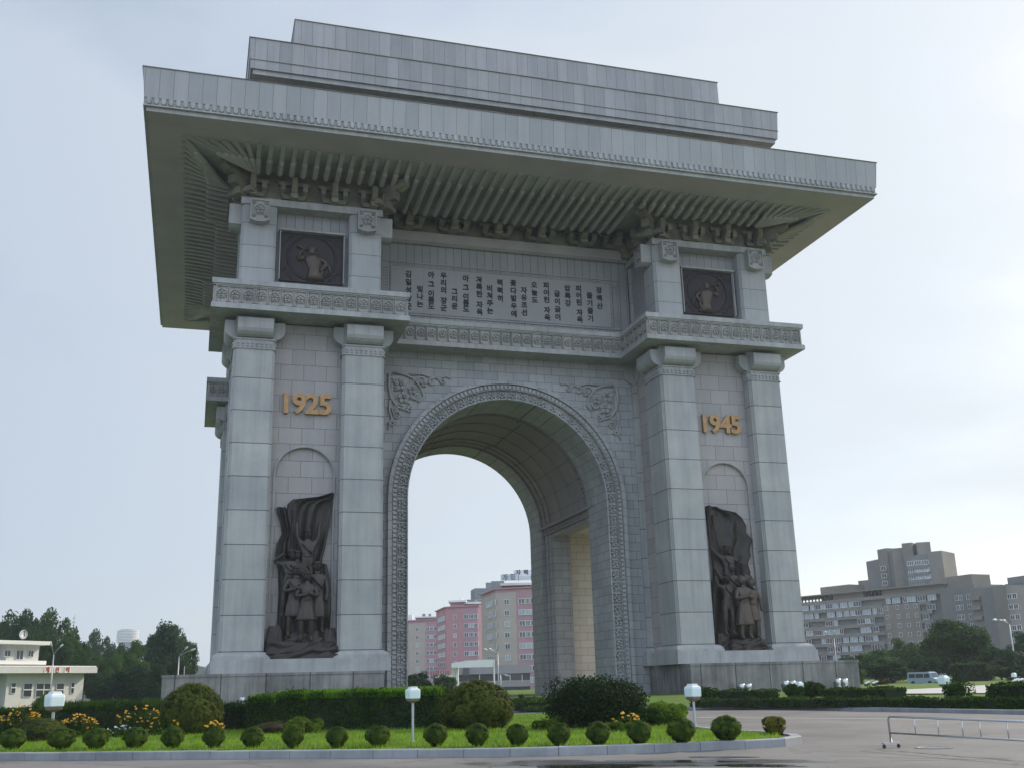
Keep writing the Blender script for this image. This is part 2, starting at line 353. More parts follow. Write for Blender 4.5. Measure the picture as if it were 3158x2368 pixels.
def panel(w_, h_, t=0.16):                    # a sunk panel frame with a flower, centred at 0
    mb = MB(); x, z = w_ / 2 * .93, h_ / 2; f = .06
    mb.box(-x, -x + f, -t, 0, -z, z); mb.box(x - f, x, -t, 0, -z, z); mb.box(-x + f, x - f, -t*.98, 0, z - f, z)
    pts = [(-x + f, -z * .8), (-x * .5, -z * .97), (0, -z * .9), (x * .5, -z * .97), (x - f, -z * .8)]
    for (x0, z0), (x1, z1) in zip(pts, pts[1:]): mb.poly([(x0, -t, z0), (x0, -t, z0 - f), (x1, -t, z1 - f), (x1, -t, z1)]); mb.poly([(x0, -t, z0), (x1, -t, z1), (x1, 0, z1), (x0, 0, z0)])
    mb.add(FL, Matrix.Translation((0, 0, .02)) @ Matrix.Scale(min(w_, h_) / 1.1, 4)); return mb
def face_matrix(p, q, z):                     # local x along p->q, -y outward (right-hand side of travel)
    d = Vector((q[0] - p[0], q[1] - p[1], 0)).normalized(); n = Vector((d.y, -d.x, 0))
    return Matrix(((d.x, -n.x, 0, p[0]), (d.y, -n.y, 0, p[1]), (0, 0, 1, z), (0, 0, 0, 1)))
def frieze_run(mb, p, q, z, h, step=1.02):
    L_ = math.hypot(q[0]-p[0], q[1]-p[1]); n = max(1, round(L_ / step)); st = L_ / n; pn = panel(st, h)
    Mx = face_matrix(p, q, z)
    for i in range(n): mb.add(pn, Mx @ Matrix.Translation(((i + .5) * st, 0, 0)))

# storey cornice (walkway) round the whole building at 31..33.7 m
def plan(d):                                  # offset d from the outline, counter-clockwise
    X, Xi, Yo, Yc, Yi, Xc = 27.33 + d, 10.97 - d, 20.70 + d, 14.45 + d, 8.53 - d, 24.6 + d
    q = [(-Xi - 0, -Yc), (Xi, -Yc), (Xi, -Yo), (X, -Yo), (X, -Yi), (Xc, -Yi)]
    pts = q + [(Xc, Yi), (X, Yi), (X, Yo), (Xi, Yo), (Xi, Yc), (-Xi, Yc), (-Xi, Yo), (-X, Yo), (-X, Yi), (-Xc, Yi), (-Xc, -Yi), (-X, -Yi), (-X, -Yo), (-Xi, -Yo)]
    return pts
co = MB()
co.extr(plan(0), 31.11, 31.50); co.extr(plan(-.06), 31.50, 31.60)
P('cornice', co, 'plain')
c2 = MB(); c2.extr(plan(-.28), 31.60, 33.10); P('frieze', c2, 'friez')
c3 = MB(); c3.extr(plan(-.10), 33.10, 33.22); c3.extr(plan(0.0), 33.22, 33.65); P('cornice', c3, 'plain')
fz = MB(); pl = plan(-.28)
for i in range(len(pl)):
    p, q = pl[i], pl[(i + 1) % len(pl)]
    if max(p[1], q[1]) > 14 and min(p[1], q[1]) > 13: continue
    frieze_run(fz, p, q, 32.36, 1.40)
P('flower_frieze', fz, 'friez')

# piers of one pavilion (built for the front-left, the others follow by mirroring the coordinates)
def notch(x0, x1, y0, y1, c=.22):
    return [(x0, y0+c), (x0+c*.5, y0+c), (x0+c*.5, y0+c*.5), (x0+c, y0+c*.5), (x0+c, y0), (x1-c, y0), (x1-c, y0+c*.5), (x1-c*.5, y0+c*.5), (x1-c*.5, y0+c), (x1, y0+c),
            (x1, y1-c), (x1-c, y1), (x0+c, y1), (x0, y1-c)]
def corbel(mb, w_, z0, z1, outd, t0=0.0):      # profile in (-y, z) extruded along x (centred)
    h = z1 - z0
    pr = [(t0, z0), (outd*.30, z0), (outd*.62, z0+h*.10), (outd*.86, z0+h*.24), (outd, z0+h*.42), (outd, z1), (t0, z1)]
    mb.loops([[(-w_/2, -y, z) for y, z in pr], [(w_/2, -y, z) for y, z in pr]])
def pier(x0, x1, y0, y1, parent):
    cx, cy = (x0+x1)/2, (y0+y1)/2
    sh = MB(); sh.extr(notch(x0, x1, y0, y1), 4.0, 28.27); o = sh.build('pilaster', M['pier'], parent)
    ba = MB(); e = .22
    ba.extr([(x0-.55, y0-.75), (x1+.55, y0-.75), (x1+.55, y1+.75), (x0-.55, y1+.75)], 2.44, 3.44)
    ba.extr([(x0-.45, y0-.6), (x1+.45, y0-.6), (x1+.45, y1+.6), (x0-.45, y1+.6)], 3.44, 3.62, )
    ba.loops([[(x0-u, y0-u, z), (x1+u, y0-u, z), (x1+u, y1+u, z), (x0-u, y1+u, z)] for u, z in ((.45, 3.62), (.43, 3.76), (.3, 3.9), (.08, 4.0))])
    ba.build('pier_base', M['plain'], o)
    ca = MB()
    ca.extr(notch(x0-.10, x1+.10, y0-.10, y1+.10), 28.27, 28.36); ca.extr(notch(x0-.02, x1+.02, y0-.02, y1+.02), 28.36, 29.05); ca.extr(notch(x0-.10, x1+.10, y0-.10, y1+.10), 29.05, 29.18)
    ca.extr(notch(x0+.1, x1-.1, y0+.1, y1-.1, .15), 29.18, 31.11)
    cor = MB(); corbel(cor, x1-x0-.45, 29.25, 30.72, .92)
    for Mx in (Matrix.Translation((cx, y0+.1, 0)), Matrix.Translation((cx, y1-.1, 0)) @ rotz(PI)): ca.add(cor, Mx)
    cor = MB(); corbel(cor, y1-y0-.45, 29.25, 30.72, .88)
    for Mx in (Matrix.Translation((x0+.1, cy, 0)) @ rotz(-PI/2), Matrix.Translation((x1-.1, cy, 0)) @ rotz(PI/2)): ca.add(cor, Mx)
    bead = MB()
    for i in range(7): bead.ball((0, -.02, 0), .11, 6, 4); break
    for k in range(8):
        xx = x0 + .35 + (x1-x0-.7) * k / 7; ca.add(bead, Matrix.Translation((xx, y0-.03, 28.72))); ca.add(bead, Matrix.Translation((xx, y0-.03, 28.50)))
        yy = y0 + .35 + (y1-y0-.7) * k / 7
        for X in (x0-.03, x1+.03): ca.add(bead, Matrix.Translation((X, yy, 28.72)))
    ca.build('capital', M['plain'], o)
    return o
def block_flower(w_, h_):                    # projecting beam end with a flower, bulging underside; front at y=-1
    mb = MB(); hw = w_ / 2
    pr = [(-hw, h_), (-hw, .22), (-hw*.5, .06), (0, 0), (hw*.5, .06), (hw, .22), (hw, h_)]
    mb.loops([[(x, 0, z) for x, z in pr], [(x, -1, z) for x, z in pr]])
    f = .1
    inn = [(-hw+f, h_-f), (-hw+f, .3), (-hw*.5, .16), (0, .12), (hw*.5, .16), (hw-f, .3), (hw-f, h_-f)]
    mb.loops([[(x, -1.0, z) for x, z in pr], [(x, -1.14, z) for x, z in pr], [(x, -1.14, z) for x, z in inn], [(x, -1.002, z) for x, z in inn]], False)
    mb.add(flower(.44, .16, True), Matrix.Translation((0, -1.0, h_*.56)))
    for sx_, sz_ in ((-1, -1), (-1, 1), (1, -1), (1, 1)): mb.add(flower(.17, .12, False), Matrix.Translation((sx_*.50, -1.0, h_*.56 + sz_*.60)))
    return mb
def text_mesh(s, size, extrude, name='letter', off=0.0):
    cu = bpy.data.curves.new(name, 'FONT'); cu.body = s; cu.size = size; cu.extrude = extrude; cu.align_x = 'CENTER'; cu.align_y = 'CENTER'; cu.resolution_u = 3; cu.offset = off
    o = bpy.data.objects.new(name, cu); COL.objects.link(o); bpy.context.view_layer.update()
    me = bpy.data.meshes.new_from_object(o.evaluated_get(bpy.context.evaluated_depsgraph_get())); bpy.data.objects.remove(o); bpy.data.curves.remove(cu)
    me.materials.clear(); me.name = name; return me
def stroke_text(s, pos, h, adv, m, parent, name):   # gilt numerals standing on pins, pos = left end, base line
    x = pos[0]
    for ch in s:
        me = text_mesh(ch, h * 1.42, .14, name, .075); me.materials.append(M[m]); o = bpy.data.objects.new(name, me); COL.objects.link(o); o.parent = parent
        o.matrix_local = Matrix.Translation((x + adv/2, pos[1] - .16, pos[2] + h/2)) @ Matrix.Rotation(PI/2, 4, 'X'); x += adv
def arch_wall(mb, x0, x1, z0, z1, y, cx, r, zs, zb=None, flip=False, nseg=32):
    """flat wall in the plane y with a round-headed opening of radius r centred cx, springing zs, down to zb"""
    zb = z0 if zb is None else zb
    ring = [(cx - r, zb)] + [(cx + r*math.cos(PI - PI*i/nseg), zs + r*math.sin(PI*i/nseg)) for i in range(nseg + 1)] + [(cx + r, zb)]
    outer = [(x0, zb)]
    for i in range(nseg + 1):
        an = PI - PI*i/nseg; c, s_ = math.cos(an), math.sin(an)
        tx = (x1 - cx) / c if c > 1e-6 else ((x0 - cx) / c if c < -1e-6 else 1e9); tz = (z1 - zs) / s_ if s_ > 1e-6 else 1e9
        t_ = min(tx, tz); outer.append((cx + t_*c, zs + t_*s_))
    outer.append((x1, zb))
    for i in range(len(ring) - 1):
        q = [(outer[i][0], y, outer[i][1]), (ring[i][0], y, ring[i][1]), (ring[i+1][0], y, ring[i+1][1]), (outer[i+1][0], y, outer[i+1][1])]
        mb.poly(q if not flip else q[::-1])
    # corners the fan leaves out
    for k in range(len(outer) - 1):
        p, q_ = outer[k], outer[k+1]
        for cxx in (x0, x1):
            if (abs(p[0]-cxx) < 1e-6) != (abs(q_[0]-cxx) < 1e-6) and (abs(p[1]-z1) < 1e-6) != (abs(q_[1]-z1) < 1e-6) and abs(p[1]-q_[1]) > 1e-6 and abs(p[0]-q_[0]) > 1e-6:
                tri = [(p[0], y, p[1]), (cxx, y, z1), (q_[0], y, q_[1])]; mb.poly(tri)
    if zb > z0: mb.poly([(x0, y, z0), (x1, y, z0), (x1, y, zb), (x0, y, zb)])
    return mb

def pavilion(sx, sy):
    """sx, sy = -1/+1 quadrant.  Coordinates written for x>0, front y<0 and mirrored."""
    front = sy < 0
    def bx(x0, x1): return (x0, x1) if sx > 0 else (-x1, -x0)
    def by(y0, y1): return (y0, y1) if front else (-y1, -y0)
    root = arch
    for xa, xb in ((12.85, 16.4), (22.0, 25.35)):
        for ya, yb in ((-19, -15.25), (-12.6, -9.2)):
            X, Y = bx(xa, xb), by(ya, yb); pier(X[0], X[1], Y[0], Y[1], root)
    # body walls between piers
    bw_ = MB(); X = bx(13.3, 24.9); Y = by(-17.0, -9.6); 
    if front: bw_.box(X[0], X[1], -16.0, Y[1], 2.44, 31.11)
    else: bw_.box(X[0], X[1], Y[0], Y[1], 2.44, 31.11)
    P('pavilion_wall', bw_, 'niche')
    if front:
        Xn = bx(16.2, 22.2); cxn = (Xn[0] + Xn[1]) / 2
        nw = MB(); arch_wall(nw, Xn[0], Xn[1], 2.44, 31.0, -17.7, cxn, 2.37, 18.05, 2.44); 
        # reveal of the niche
        ns = 24; ringp = [(cxn - 2.37, 2.44)] + [(cxn - 2.37*math.cos(PI*i/ns), 18.05 + 2.37*math.sin(PI*i/ns)) for i in range(ns+1)] + [(cxn + 2.37, 2.44)]
        for p, q in zip(ringp, ringp[1:]): nw.poly([(p[0], -17.7, p[1]), (q[0], -17.7, q[1]), (q[0], -17.45, q[1]), (p[0], -17.45, p[1])])
        nw.poly([(Xn[0]+.6, -17.45, 2.44), (Xn[1]-.6, -17.45, 2.44), (Xn[1]-.6, -17.45, 20.6), (Xn[0]+.6, -17.45, 20.6)])
        P('niche', nw, 'niche')
        tr = MB(); tr.tube([(p[0] + (p[0]-cxn)*.03, -17.72, p[1] + .06) for p in ringp], .09, 6); P('niche_moulding', tr, 'plain')
        lg = MB(); lg.box(Xn[0]+.1, Xn[1]-.1, -19.8, -16.5, 2.44, 3.46); P('niche_ledge', lg, 'plain')
        # year in gilt numerals
        yr = '1925' if sx < 0 else '1945'
        stroke_text(yr, (cxn - 2.24, -17.72, 23.2), 1.66, 1.08, 'gold', root, 'year_numeral')
    # plinth under the pavilion
    Xo, Xi = 29.25, 12.97
    X = bx(Xi, Xo); Y = by(-20.66, -8.0); pb = MB()
    pb.extr([(X[0], Y[0]), (X[1], Y[0]), (X[1], Y[1]), (X[0], Y[1])], -1.2, 2.25, None)
    pb.extr([(X[0]-.06, Y[0]-.06), (X[1]+.06, Y[0]-.06), (X[1]+.06, Y[1]+.06), (X[0]-.06, Y[1]+.06)], 2.25, 2.44)
    P('plinth', pb, 'plinth')
    # upper storey
    ub = MB(); X = bx(13.5, 24.9); Y = by(-17.3, -9.6); ub.box(X[0], X[1], Y[0], Y[1], 33.65, 44.6); P('attic_wall', ub, 'slats')
    for k, (xa, xb) in enumerate(((13.12, 15.95), (22.25, 25.2))):
        for ya, yb in ((-18.55, -15.95), (-12.3, -9.5)):
            X, Y = bx(xa, xb), by(ya, yb); u = MB(); u.extr(notch(X[0], X[1], Y[0], Y[1], .2), 33.65, 41.45)
            o = u.build('attic_pilaster', M['upper'], root)
            if front and ya < -15:
                cx = (X[0] + X[1]) / 2; cy = (ya + yb) / 2; bf = block_flower(1.62, 2.05)
                z0 = 39.55
                e1 = MB(); e1.add(bf, Matrix.Translation((cx, ya + .25, z0))); e1.build('beam_end', M['plain'], o)
                if k == 0:        # beam ends through the inner side
                    e2 = MB(); e2.add(bf, Matrix.Translation((X[0] + .1 if sx > 0 else X[1] - .1, cy, z0)) @ rotz(-PI/2 if sx > 0 else PI/2)); e2.build('beam_end', M['plain'], o)
                else:
                    e2 = MB(); e2.add(bf, Matrix.Translation((X[1] - .1 if sx > 0 else X[0] + .1, cy, z0)) @ rotz(PI/2 if sx > 0 else -PI/2)); e2.build('beam_end', M['plain'], o)
    bm_ = MB(); X = bx(13.05, 25.3); Y = by(-18.7, -9.4)
    bm_.box(X[0], X[1], Y[0], Y[1], 41.45, 42.1); P('lintel', bm_, 'plain')
    # brackets under the eaves
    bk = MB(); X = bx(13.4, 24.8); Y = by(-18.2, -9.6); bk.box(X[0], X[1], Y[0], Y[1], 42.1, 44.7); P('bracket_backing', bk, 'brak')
    X = bx(12.6, 25.7)
    if front:
        for i, xx in enumerate(np.linspace(13.9, 24.4, 4)):
            bracket(sx * xx, -18.2, 0, root)
        for yy in (-16.4, -13.2, -10.4):
            bracket(sx * 13.4, yy, -PI/2 if sx > 0 else PI/2, root); bracket(sx * 24.8, yy, PI/2 if sx > 0 else -PI/2, root)
        for (xx, yy, an) in ((13.3, -18.3, -PI*.25), (24.9, -18.3, PI*.25)):
            hb = MB(); hip(hb); mb = MB(); mb.add(hb, Matrix.Translation((sx * xx, yy, 42.1)) @ rotz(an * sx)); mb.build('hip_bracket', M['brak'], root)
    else:
        for yy in (10.4, 13.2, 16.4): bracket(sx * 24.8, yy, PI/2 if sx > 0 else -PI/2, root)
def hip(mb):                                   # big diagonal corner beam, stepping outwards
    mb.box(-.35, .35, -1.2, .8, 0, .7); mb.box(-.38, .38, -1.9, .8, .7, 1.5)
    mb.loops([[(-.45, .8, 1.5), (.45, .8, 1.5), (.45, .8, 2.4), (-.45, .8, 2.4)], [(-.42, -2.2, 1.5), (.42, -2.2, 1.5), (.42, -2.2, 2.4), (-.42, -2.2, 2.4)], [(-.34, -3.0, 1.8), (.34, -3.0, 1.8), (.34, -3.0, 2.45), (-.34, -3.0, 2.45)]])
    mb.box(-1.3, 1.3, -.9, -.4, .15, .6)
BRK = None
def bracket(x, y, an, parent, sw=1.0):                 # bracket set: cross arms and a tongue with carved end
    global BRK
    if BRK is None:
        mb = MB()
        mb.loops([[(-.95, .1, .12), (.95, .1, .12), (1.1, .1, .5), (-1.1, .1, .5)], [(-.95, -.45, .12), (.95, -.45, .12), (1.1, -.45, .5), (-1.1, -.45, .5)]])
        mb.box(-.30, .30, -1.15, .1, 0, .42)
        mb.loops([[(-.26, -.2, .45), (.26, -.2, .45), (.26, -.2, 1.5), (-.26, -.2, 1.5)], [(-.26, -1.1, .5), (.26, -1.1, .5), (.26, -1.1, 1.5), (-.26, -1.1, 1.5)], [(-.22, -1.45, .85), (.22, -1.45, .85), (.22, -1.5, 1.55), (-.22, -1.5, 1.55)]])
        for s_ in (-1, 1):
            mb.loops([[(s_*.95-.2, -.5, .55), (s_*.95+.2, -.5, .55), (s_*.95+.2, -.5, 1.25), (s_*.95-.2, -.5, 1.25)], [(s_*.95-.2, -.9, .7), (s_*.95+.2, -.9, .7), (s_*.95+.2, -.95, 1.25), (s_*.95-.2, -.95, 1.25)]])
            mb.box(s_*.95-.16, s_*.95+.16, -.5, .1, .5, 1.3)
        mb.box(-1.35, 1.35, -.42, .05, 1.3, 1.62)
        mb.box(-.09, -.03, -1.53, -1.40, .95, 1.45); mb.box(.03, .09, -1.53, -1.40, .95, 1.45)
        BRK = bpy.data.meshes.new('bracket'); BRK.from_pydata(mb.v, [], mb.f); BRK.materials.append(M['brak'])
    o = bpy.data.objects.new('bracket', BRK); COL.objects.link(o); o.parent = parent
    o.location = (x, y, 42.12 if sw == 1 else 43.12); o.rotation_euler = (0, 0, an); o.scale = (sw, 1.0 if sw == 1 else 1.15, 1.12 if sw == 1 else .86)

for sx in (-1, 1):
    for sy in (-1, 1): pavilion(sx, sy)

# central walls, front and back
R0, ZS = 9.52, 17.4
cw = MB(); arch_wall(cw, -13.4, 13.4, -1.0, 31.11, -WY, 0, R0, ZS); P('central_wall', cw, 'wall')
cw = MB(); arch_wall(cw, -13.4, 13.4, -1.0, 31.11, 11.7, 0, R0, ZS, flip=True); P('central_wall', cw, 'wall')
aw = MB(); aw.box(-13.6, 13.6, -WY, 11.7, 33.65, 44.4); P('attic_wall', aw, 'slats')
pn = MB(); pn.box(-11.1, 11.1, -WY-.02, -WY+.1, 35.0, 39.75); P('inscription_panel', pn, 'panel')
# side walls between the pavilions
for X, fl in ((-22.8, True), (22.8, False)):
    tmp = MB(); arch_wall(tmp, -9.8, 9.8, -1.0, 44.4, 0, 0, 6.3, 10.6)
    sw = MB(); sw.add(tmp, Matrix.Translation((X, 0, 0)) @ rotz(PI/2 if X > 0 else -PI/2)); P('side_wall', sw, 'wall')
# inscription frame: mouldings and a key band
fr = MB()
def rect_frame(mb, x0, x1, z0, z1, w_, y0, y1):
    mb.box(x0, x1, y0, y1, z0, z0+w_); mb.box(x0, x1, y0, y1, z1-w_, z1); mb.box(x0, x0+w_, y0, y1, z0+w_, z1-w_); mb.box(x1-w_, x1, y0, y1, z0+w_, z1-w_)
rect_frame(fr, -12.05, 12.05, 34.75, 40.1, .09, -WY-.12, -WY+.05); rect_frame(fr, -11.2, 11.2, 34.98, 39.72, .07, -WY-.10, -WY+.05)
for i in range(76):
    x = -11.1 + 22.2 * (i + .5) / 76
    for z in (34.87, 39.86): fr.box(x-.10, x+.03, -WY-.08, -WY, z-.04, z+.1)
for i in range(16):
    z = 35.1 + 4.5 * (i + .5) / 16
    for s_ in (-1, 1): fr.box(s_*11.65-.25, s_*11.65+.12, -WY-.08, -WY, z-.10, z+.03); fr.box(s_*11.65+.16, s_*11.65+.24, -WY-.08, -WY, z-.10, z+.14)
P('inscription_frame', fr, 'carve')
gb = MB(); gb.box(-13.4, 13.4, -12.75, -11.9, 42.15, 43.1); gb.loops([[(-13.4, -12.4, 41.95), (-13.4, -12.75, 42.15), (-13.4, -12.0, 42.15)], [(13.4, -12.4, 41.95), (13.4, -12.75, 42.15), (13.4, -12.0, 42.15)]])
P('lintel', gb, 'raft')
for xx in (-9.7, -5.3, -.9, 3.5, 7.9, 11.6): bracket(xx, -12.75, 0, arch, 1.28)
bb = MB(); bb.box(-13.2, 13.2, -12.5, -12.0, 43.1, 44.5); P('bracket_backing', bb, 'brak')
# inscription, vertical columns read from right to left
cols = [("김일성장군", -9.45, 39.25, 35.17), ("빛나는", -8.34, 37.79, 35.52), ("아 그 이름도", -7.25, 39.28, 35.41), ("우리의 장군", -6.03, 39.35, 35.31), ("그리운", -4.96, 37.82, 35.59), ("아 그 이름도", -3.84, 39.21, 35.41), ("거룩한 자욱", -2.5, 39.26, 35.18), ("비쳐주는", -1.45, 38.46, 35.39), ("력력히", -0.39, 39.17, 36.7), ("꽃다발우에", 0.96, 39.23, 35.24), ("자유조선", 2.03, 38.56, 35.46), ("오늘도", 3.12, 39.21, 36.84), ("피어린 자욱", 4.37, 39.25, 35.15), ("굽이굽이", 5.47, 38.5, 35.24), ("압록강", 6.58, 39.16, 36.78), ("피어린 자욱", 7.77, 39.2, 35.2), ("줄기줄기", 8.91, 38.59, 35.36), ("장백산", 9.95, 39.24, 36.76)]
cache = {}
for s, x, zt, zb in cols:
    units = sum(.45 if c == ' ' else 1 for c in s); cell = (zt - zb) / units; z = zt; mb = MB()
    for c in s:
        if c == ' ': z -= cell * .45; continue
        if c not in cache:
            me = text_mesh(c, .60, .03, 'letter', .016); cache[c] = ([tuple(v.co) for v in me.vertices], [tuple(p.vertices) for p in me.polygons]); bpy.data.meshes.remove(me)
        o_ = MB(); o_.v, o_.f = cache[c]
        mb.add(o_, Matrix.Translation((x, -WY-.05, z - cell/2)) @ Matrix.Scale(1.16, 4) @ Matrix.Rotation(PI/2, 4, 'X')); z -= cell
    mb.build('inscription_line', M['ink'], arch)

# archivolt: a moulded band round the great opening, down to the ground
def sweep(mb, prof, zb, r_list_offset=0, n=40, flip=1):
    path = [(-1, zb, 0)] + [(None, PI - PI*i/n, 0) for i in range(n+1)] + [(1, zb, 0)]
    L_ = []
    for kind, t_, _ in path:
        if kind is None: L_.append([(r*math.cos(t_), y*flip, ZS + r*math.sin(t_)) for r, y in prof])
        else: L_.append([(kind*r, y*flip, t_) for r, y in prof])
    mb.loops(L_, False, False)
    return mb
av = MB(); sweep(av, [(11.36, -12.1), (11.36, -12.72), (11.02, -12.72), (10.98, -12.45), (10.52, -12.45), (10.50, -12.62), (10.46, -12.62), (10.44, -12.26), (9.66, -12.20), (9.64, -12.5), (9.58, -12.5), (9.52, -12.45), (9.52, -7.4)], -.8); P('archivolt', av, 'wall')
av = MB(); sweep(av, [(9.52, 7.6), (9.52, 11.75), (11.3, 11.75)], -.8)
P('archivolt', av, 'wall')
orn = MB(); bd_ = MB(); bd_.box(-.12, .12, -.16, 0, -.17, .17)
def along(r, step, zb=-.2):
    legs = ZS - zb; nl = int(round(legs / step)); na = int(round(PI * r / step)); out_ = []
    for i in range(nl): out_.append((-r, zb + legs * (i + .5) / nl, PI/2))
    for i in range(na): t_ = PI - PI * (i + .5) / na; out_.append((r*math.cos(t_), ZS + r*math.sin(t_), t_ - PI/2))
    for i in range(nl): out_.append((r, zb + legs * (i + .5) / nl, -PI/2))
    return out_
for x, z, an in along(10.74, .40): orn.add(bd_, Matrix.Translation((x, -12.45, z)) @ Matrix.Rotation(-an, 4, 'Y'))
P('bead_band', orn, 'plain')
orn = MB(); tile = MB(); st = 1.0
tile.add(flower(.40, .20, False), Matrix())
rsq = lambda h_, k: [(k*(math.copysign(abs(math.cos(2*PI*i/20))**.5, math.cos(2*PI*i/20))), h_*(math.copysign(abs(math.sin(2*PI*i/20))**.5, math.sin(2*PI*i/20)))) for i in range(20)]
oq, iq = rsq(.485, .40), rsq(.40, .335)
tile.loops([[(x, 0, z) for x, z in oq], [(x, -.16, z) for x, z in oq], [(x, -.16, z) for x, z in iq], [(x, 0, z) for x, z in iq]], False)
for x, z, an in along(10.05, 1.04): orn.add(tile, Matrix.Translation((x, -12.23, z)) @ Matrix.Rotation(-an + PI/2, 4, 'Y') @ Matrix.Rotation(PI/2, 4, 'Y'))
P('flower_frieze', orn, 'plain')
# spandrel carvings: scrolling stems and blossoms
def spiral(c, r0, r1, a0, turns, n=22): return [(c[0] + (r0 + (r1-r0)*i/n)*math.cos(a0 + turns*2*PI*i/n), -.06, c[1] + (r0 + (r1-r0)*i/n)*math.sin(a0 + turns*2*PI*i/n)) for i in range(n+1)]
for sx in (-1, 1):
    mb = MB(); r_ = random.Random(3)
    T = lambda pts: [(sx * p[0], -WY + p[1] * 2.2, p[2]) for p in pts]
    def st_(pts, r=.075): mb.tube(T(pts), [1.2 * r * (1.2 - .8 * i / len(pts)) for i in range(len(pts))], 6)
    st_([(11.2, -.05, 28.9), (11.3, -.06, 27.8), (11.1, -.06, 26.6), (10.5, -.06, 25.8), (9.6, -.06, 25.5), (9.2, -.06, 26.0), (9.6, -.06, 26.4)], .10)
    st_([(11.0, -.05, 27.9), (11.05, -.06, 26.8), (10.6, -.06, 26.1), (9.9, -.06, 25.9)], .08)
    st_([(10.9, -.05, 29.0), (9.8, -.06, 28.9), (8.9, -.06, 28.5), (8.3, -.06, 27.7), (8.0, -.06, 26.9), (8.4, -.06, 26.4), (8.9, -.06, 26.6)], .10)
    st_([(9.4, -.05, 28.9), (8.3, -.06, 29.05), (7.3, -.06, 28.8), (6.5, -.06, 28.7), (5.9, -.06, 28.95), (5.4, -.06, 28.75)], .09)
    st_([(11.15, -.05, 26.4), (11.25, -.06, 25.5), (11.0, -.06, 24.7), (11.2, -.06, 24.1), (11.35, -.06, 23.6)], .09)
    for c, r0, a0, tn in (((8.2, 28.3), .5, 0, 1.2), ((7.2, 28.3), .4, 2, -1.2), ((10.6, 25.0), .45, 1, 1.2), ((6.2, 28.45), .3, 1, -1.1), ((9.0, 27.0), .45, 3, 1.1), ((11.0, 24.2), .28, 0, 1.1), ((11.1, 28.75), .3, 4, 1.1), ((9.3, 25.6), .35, 2, -1.1)):
        st_(spiral(c, r0, .08, a0, tn), .07)
    for cx, cz, R_ in ((10.2, 27.9, .62), (9.9, 26.7, .6), (9.1, 27.5, .45), (10.75, 25.5, .36), (8.0, 28.1, .35)):
        mb.add(flower(R_ * 1.1, .32, False), Matrix.Translation((sx*cx, -WY, cz)))
    for _ in range(34):                       # leaves
        t_ = r_.random(); 
        cx, cz = (11.1 - t_ * 5.2, 28.7 + r_.uniform(-.35, .35)) if r_.random() < .5 else (11.1 + r_.uniform(-.6, .1), 28.6 - t_ * 4.6)
        an = r_.uniform(0, 2*PI); l_ = r_.uniform(.2, .4); dx, dz = math.cos(an), math.sin(an)
        pts = [(cx, 0, cz), (cx + dx*l_*.5 - dz*.1, -.1, cz + dz*l_*.5 + dx*.1), (cx + dx*l_, -.02, cz + dz*l_), (cx + dx*l_*.5 + dz*.1, -.1, cz + dz*l_*.5 - dx*.1)]
        mb.poly(T(pts))
    mb.build('spandrel_carving', M['wall'] if False else M['carve'], arch, True)

# passage: vault with ribs, entablature at the springing, side openings
R1 = 9.9
va = MB(); n = 40
for i in range(n):
    t0, t1 = PI*i/n, PI*(i+1)/n
    va.poly([(R1*math.cos(t0), -7.4, ZS+R1*math.sin(t0)), (R1*math.cos(t1), -7.4, ZS+R1*math.sin(t1)), (R1*math.cos(t1), 7.6, ZS+R1*math.sin(t1)), (R1*math.cos(t0), 7.6, ZS+R1*math.sin(t0))])
    for y in (-7.4, 7.6): va.poly([(r*math.cos(t), y, ZS+r*math.sin(t)) for r, t in ((9.5, t0), (9.5, t1), (R1+.05, t1), (R1+.05, t0))])
P('vault', va, 'vault', True)
for y0, y1, dr in ((-7.2, -6.6, .22), (-5.9, -5.3, .22), (5.2, 5.9, .22), (6.5, 7.3, .22), (-2.0, -1.7, .12), (1.6, 1.9, .12)):
    rb = MB(); prof = [(R1, y0), (R1-dr, y0), (R1-dr, y1), (R1, y1)]
    rb.loops([[(r*math.cos(PI*i/n), y, ZS+r*math.sin(PI*i/n)) for r, y in prof] for i in range(n+1)], False, False)
    P('vault_rib', rb, 'vault')
for y in (-6.25, 6.2):
  vo = MB()
  for i in range(62):
    t = PI * (i + .5) / 62; vo.ball(((R1-.08)*math.cos(t), y, ZS+(R1-.08)*math.sin(t)), .2, 6, 4)
  P('rib_ornament', vo, 'vault')
# inner walls (x = +-9.9) with a flat-headed side opening |y|<4.8
for s_ in (-1, 1):
    iw = MB()
    for y0, y1 in ((-7.4, -6.9), (4.8, 7.6)): iw.box(*sorted((s_*9.9, s_*11.9)), y0, y1, -1, ZS)
    iw.box(*sorted((s_*9.9, s_*11.9)), -6.9, 4.8, 16.75, ZS + .1)
    for y in (-7.4, 7.6): iw.poly([(s_*9.52, y, -1), (s_*9.95, y, -1), (s_*9.95, y, ZS), (s_*9.52, y, ZS)])
    P('passage_wall', iw, 'wall')
for s_ in (-1, 1):
    sp_ = MB()
    X = sorted((s_*11.9, s_*22.7))
    sp_.box(X[0], X[1], 6.9, 7.5, -1, 17.5); sp_.box(X[0], X[1], -7.5, -6.9, -1, 17.5); sp_.box(X[0], X[1], -6.9, 6.9, 17.2, 17.6)
    sp_.box(*sorted((s_*11.9, s_*12.05)), 6.45, 6.9, -1, 17.2)
    P('side_passage', sp_, 'lit')
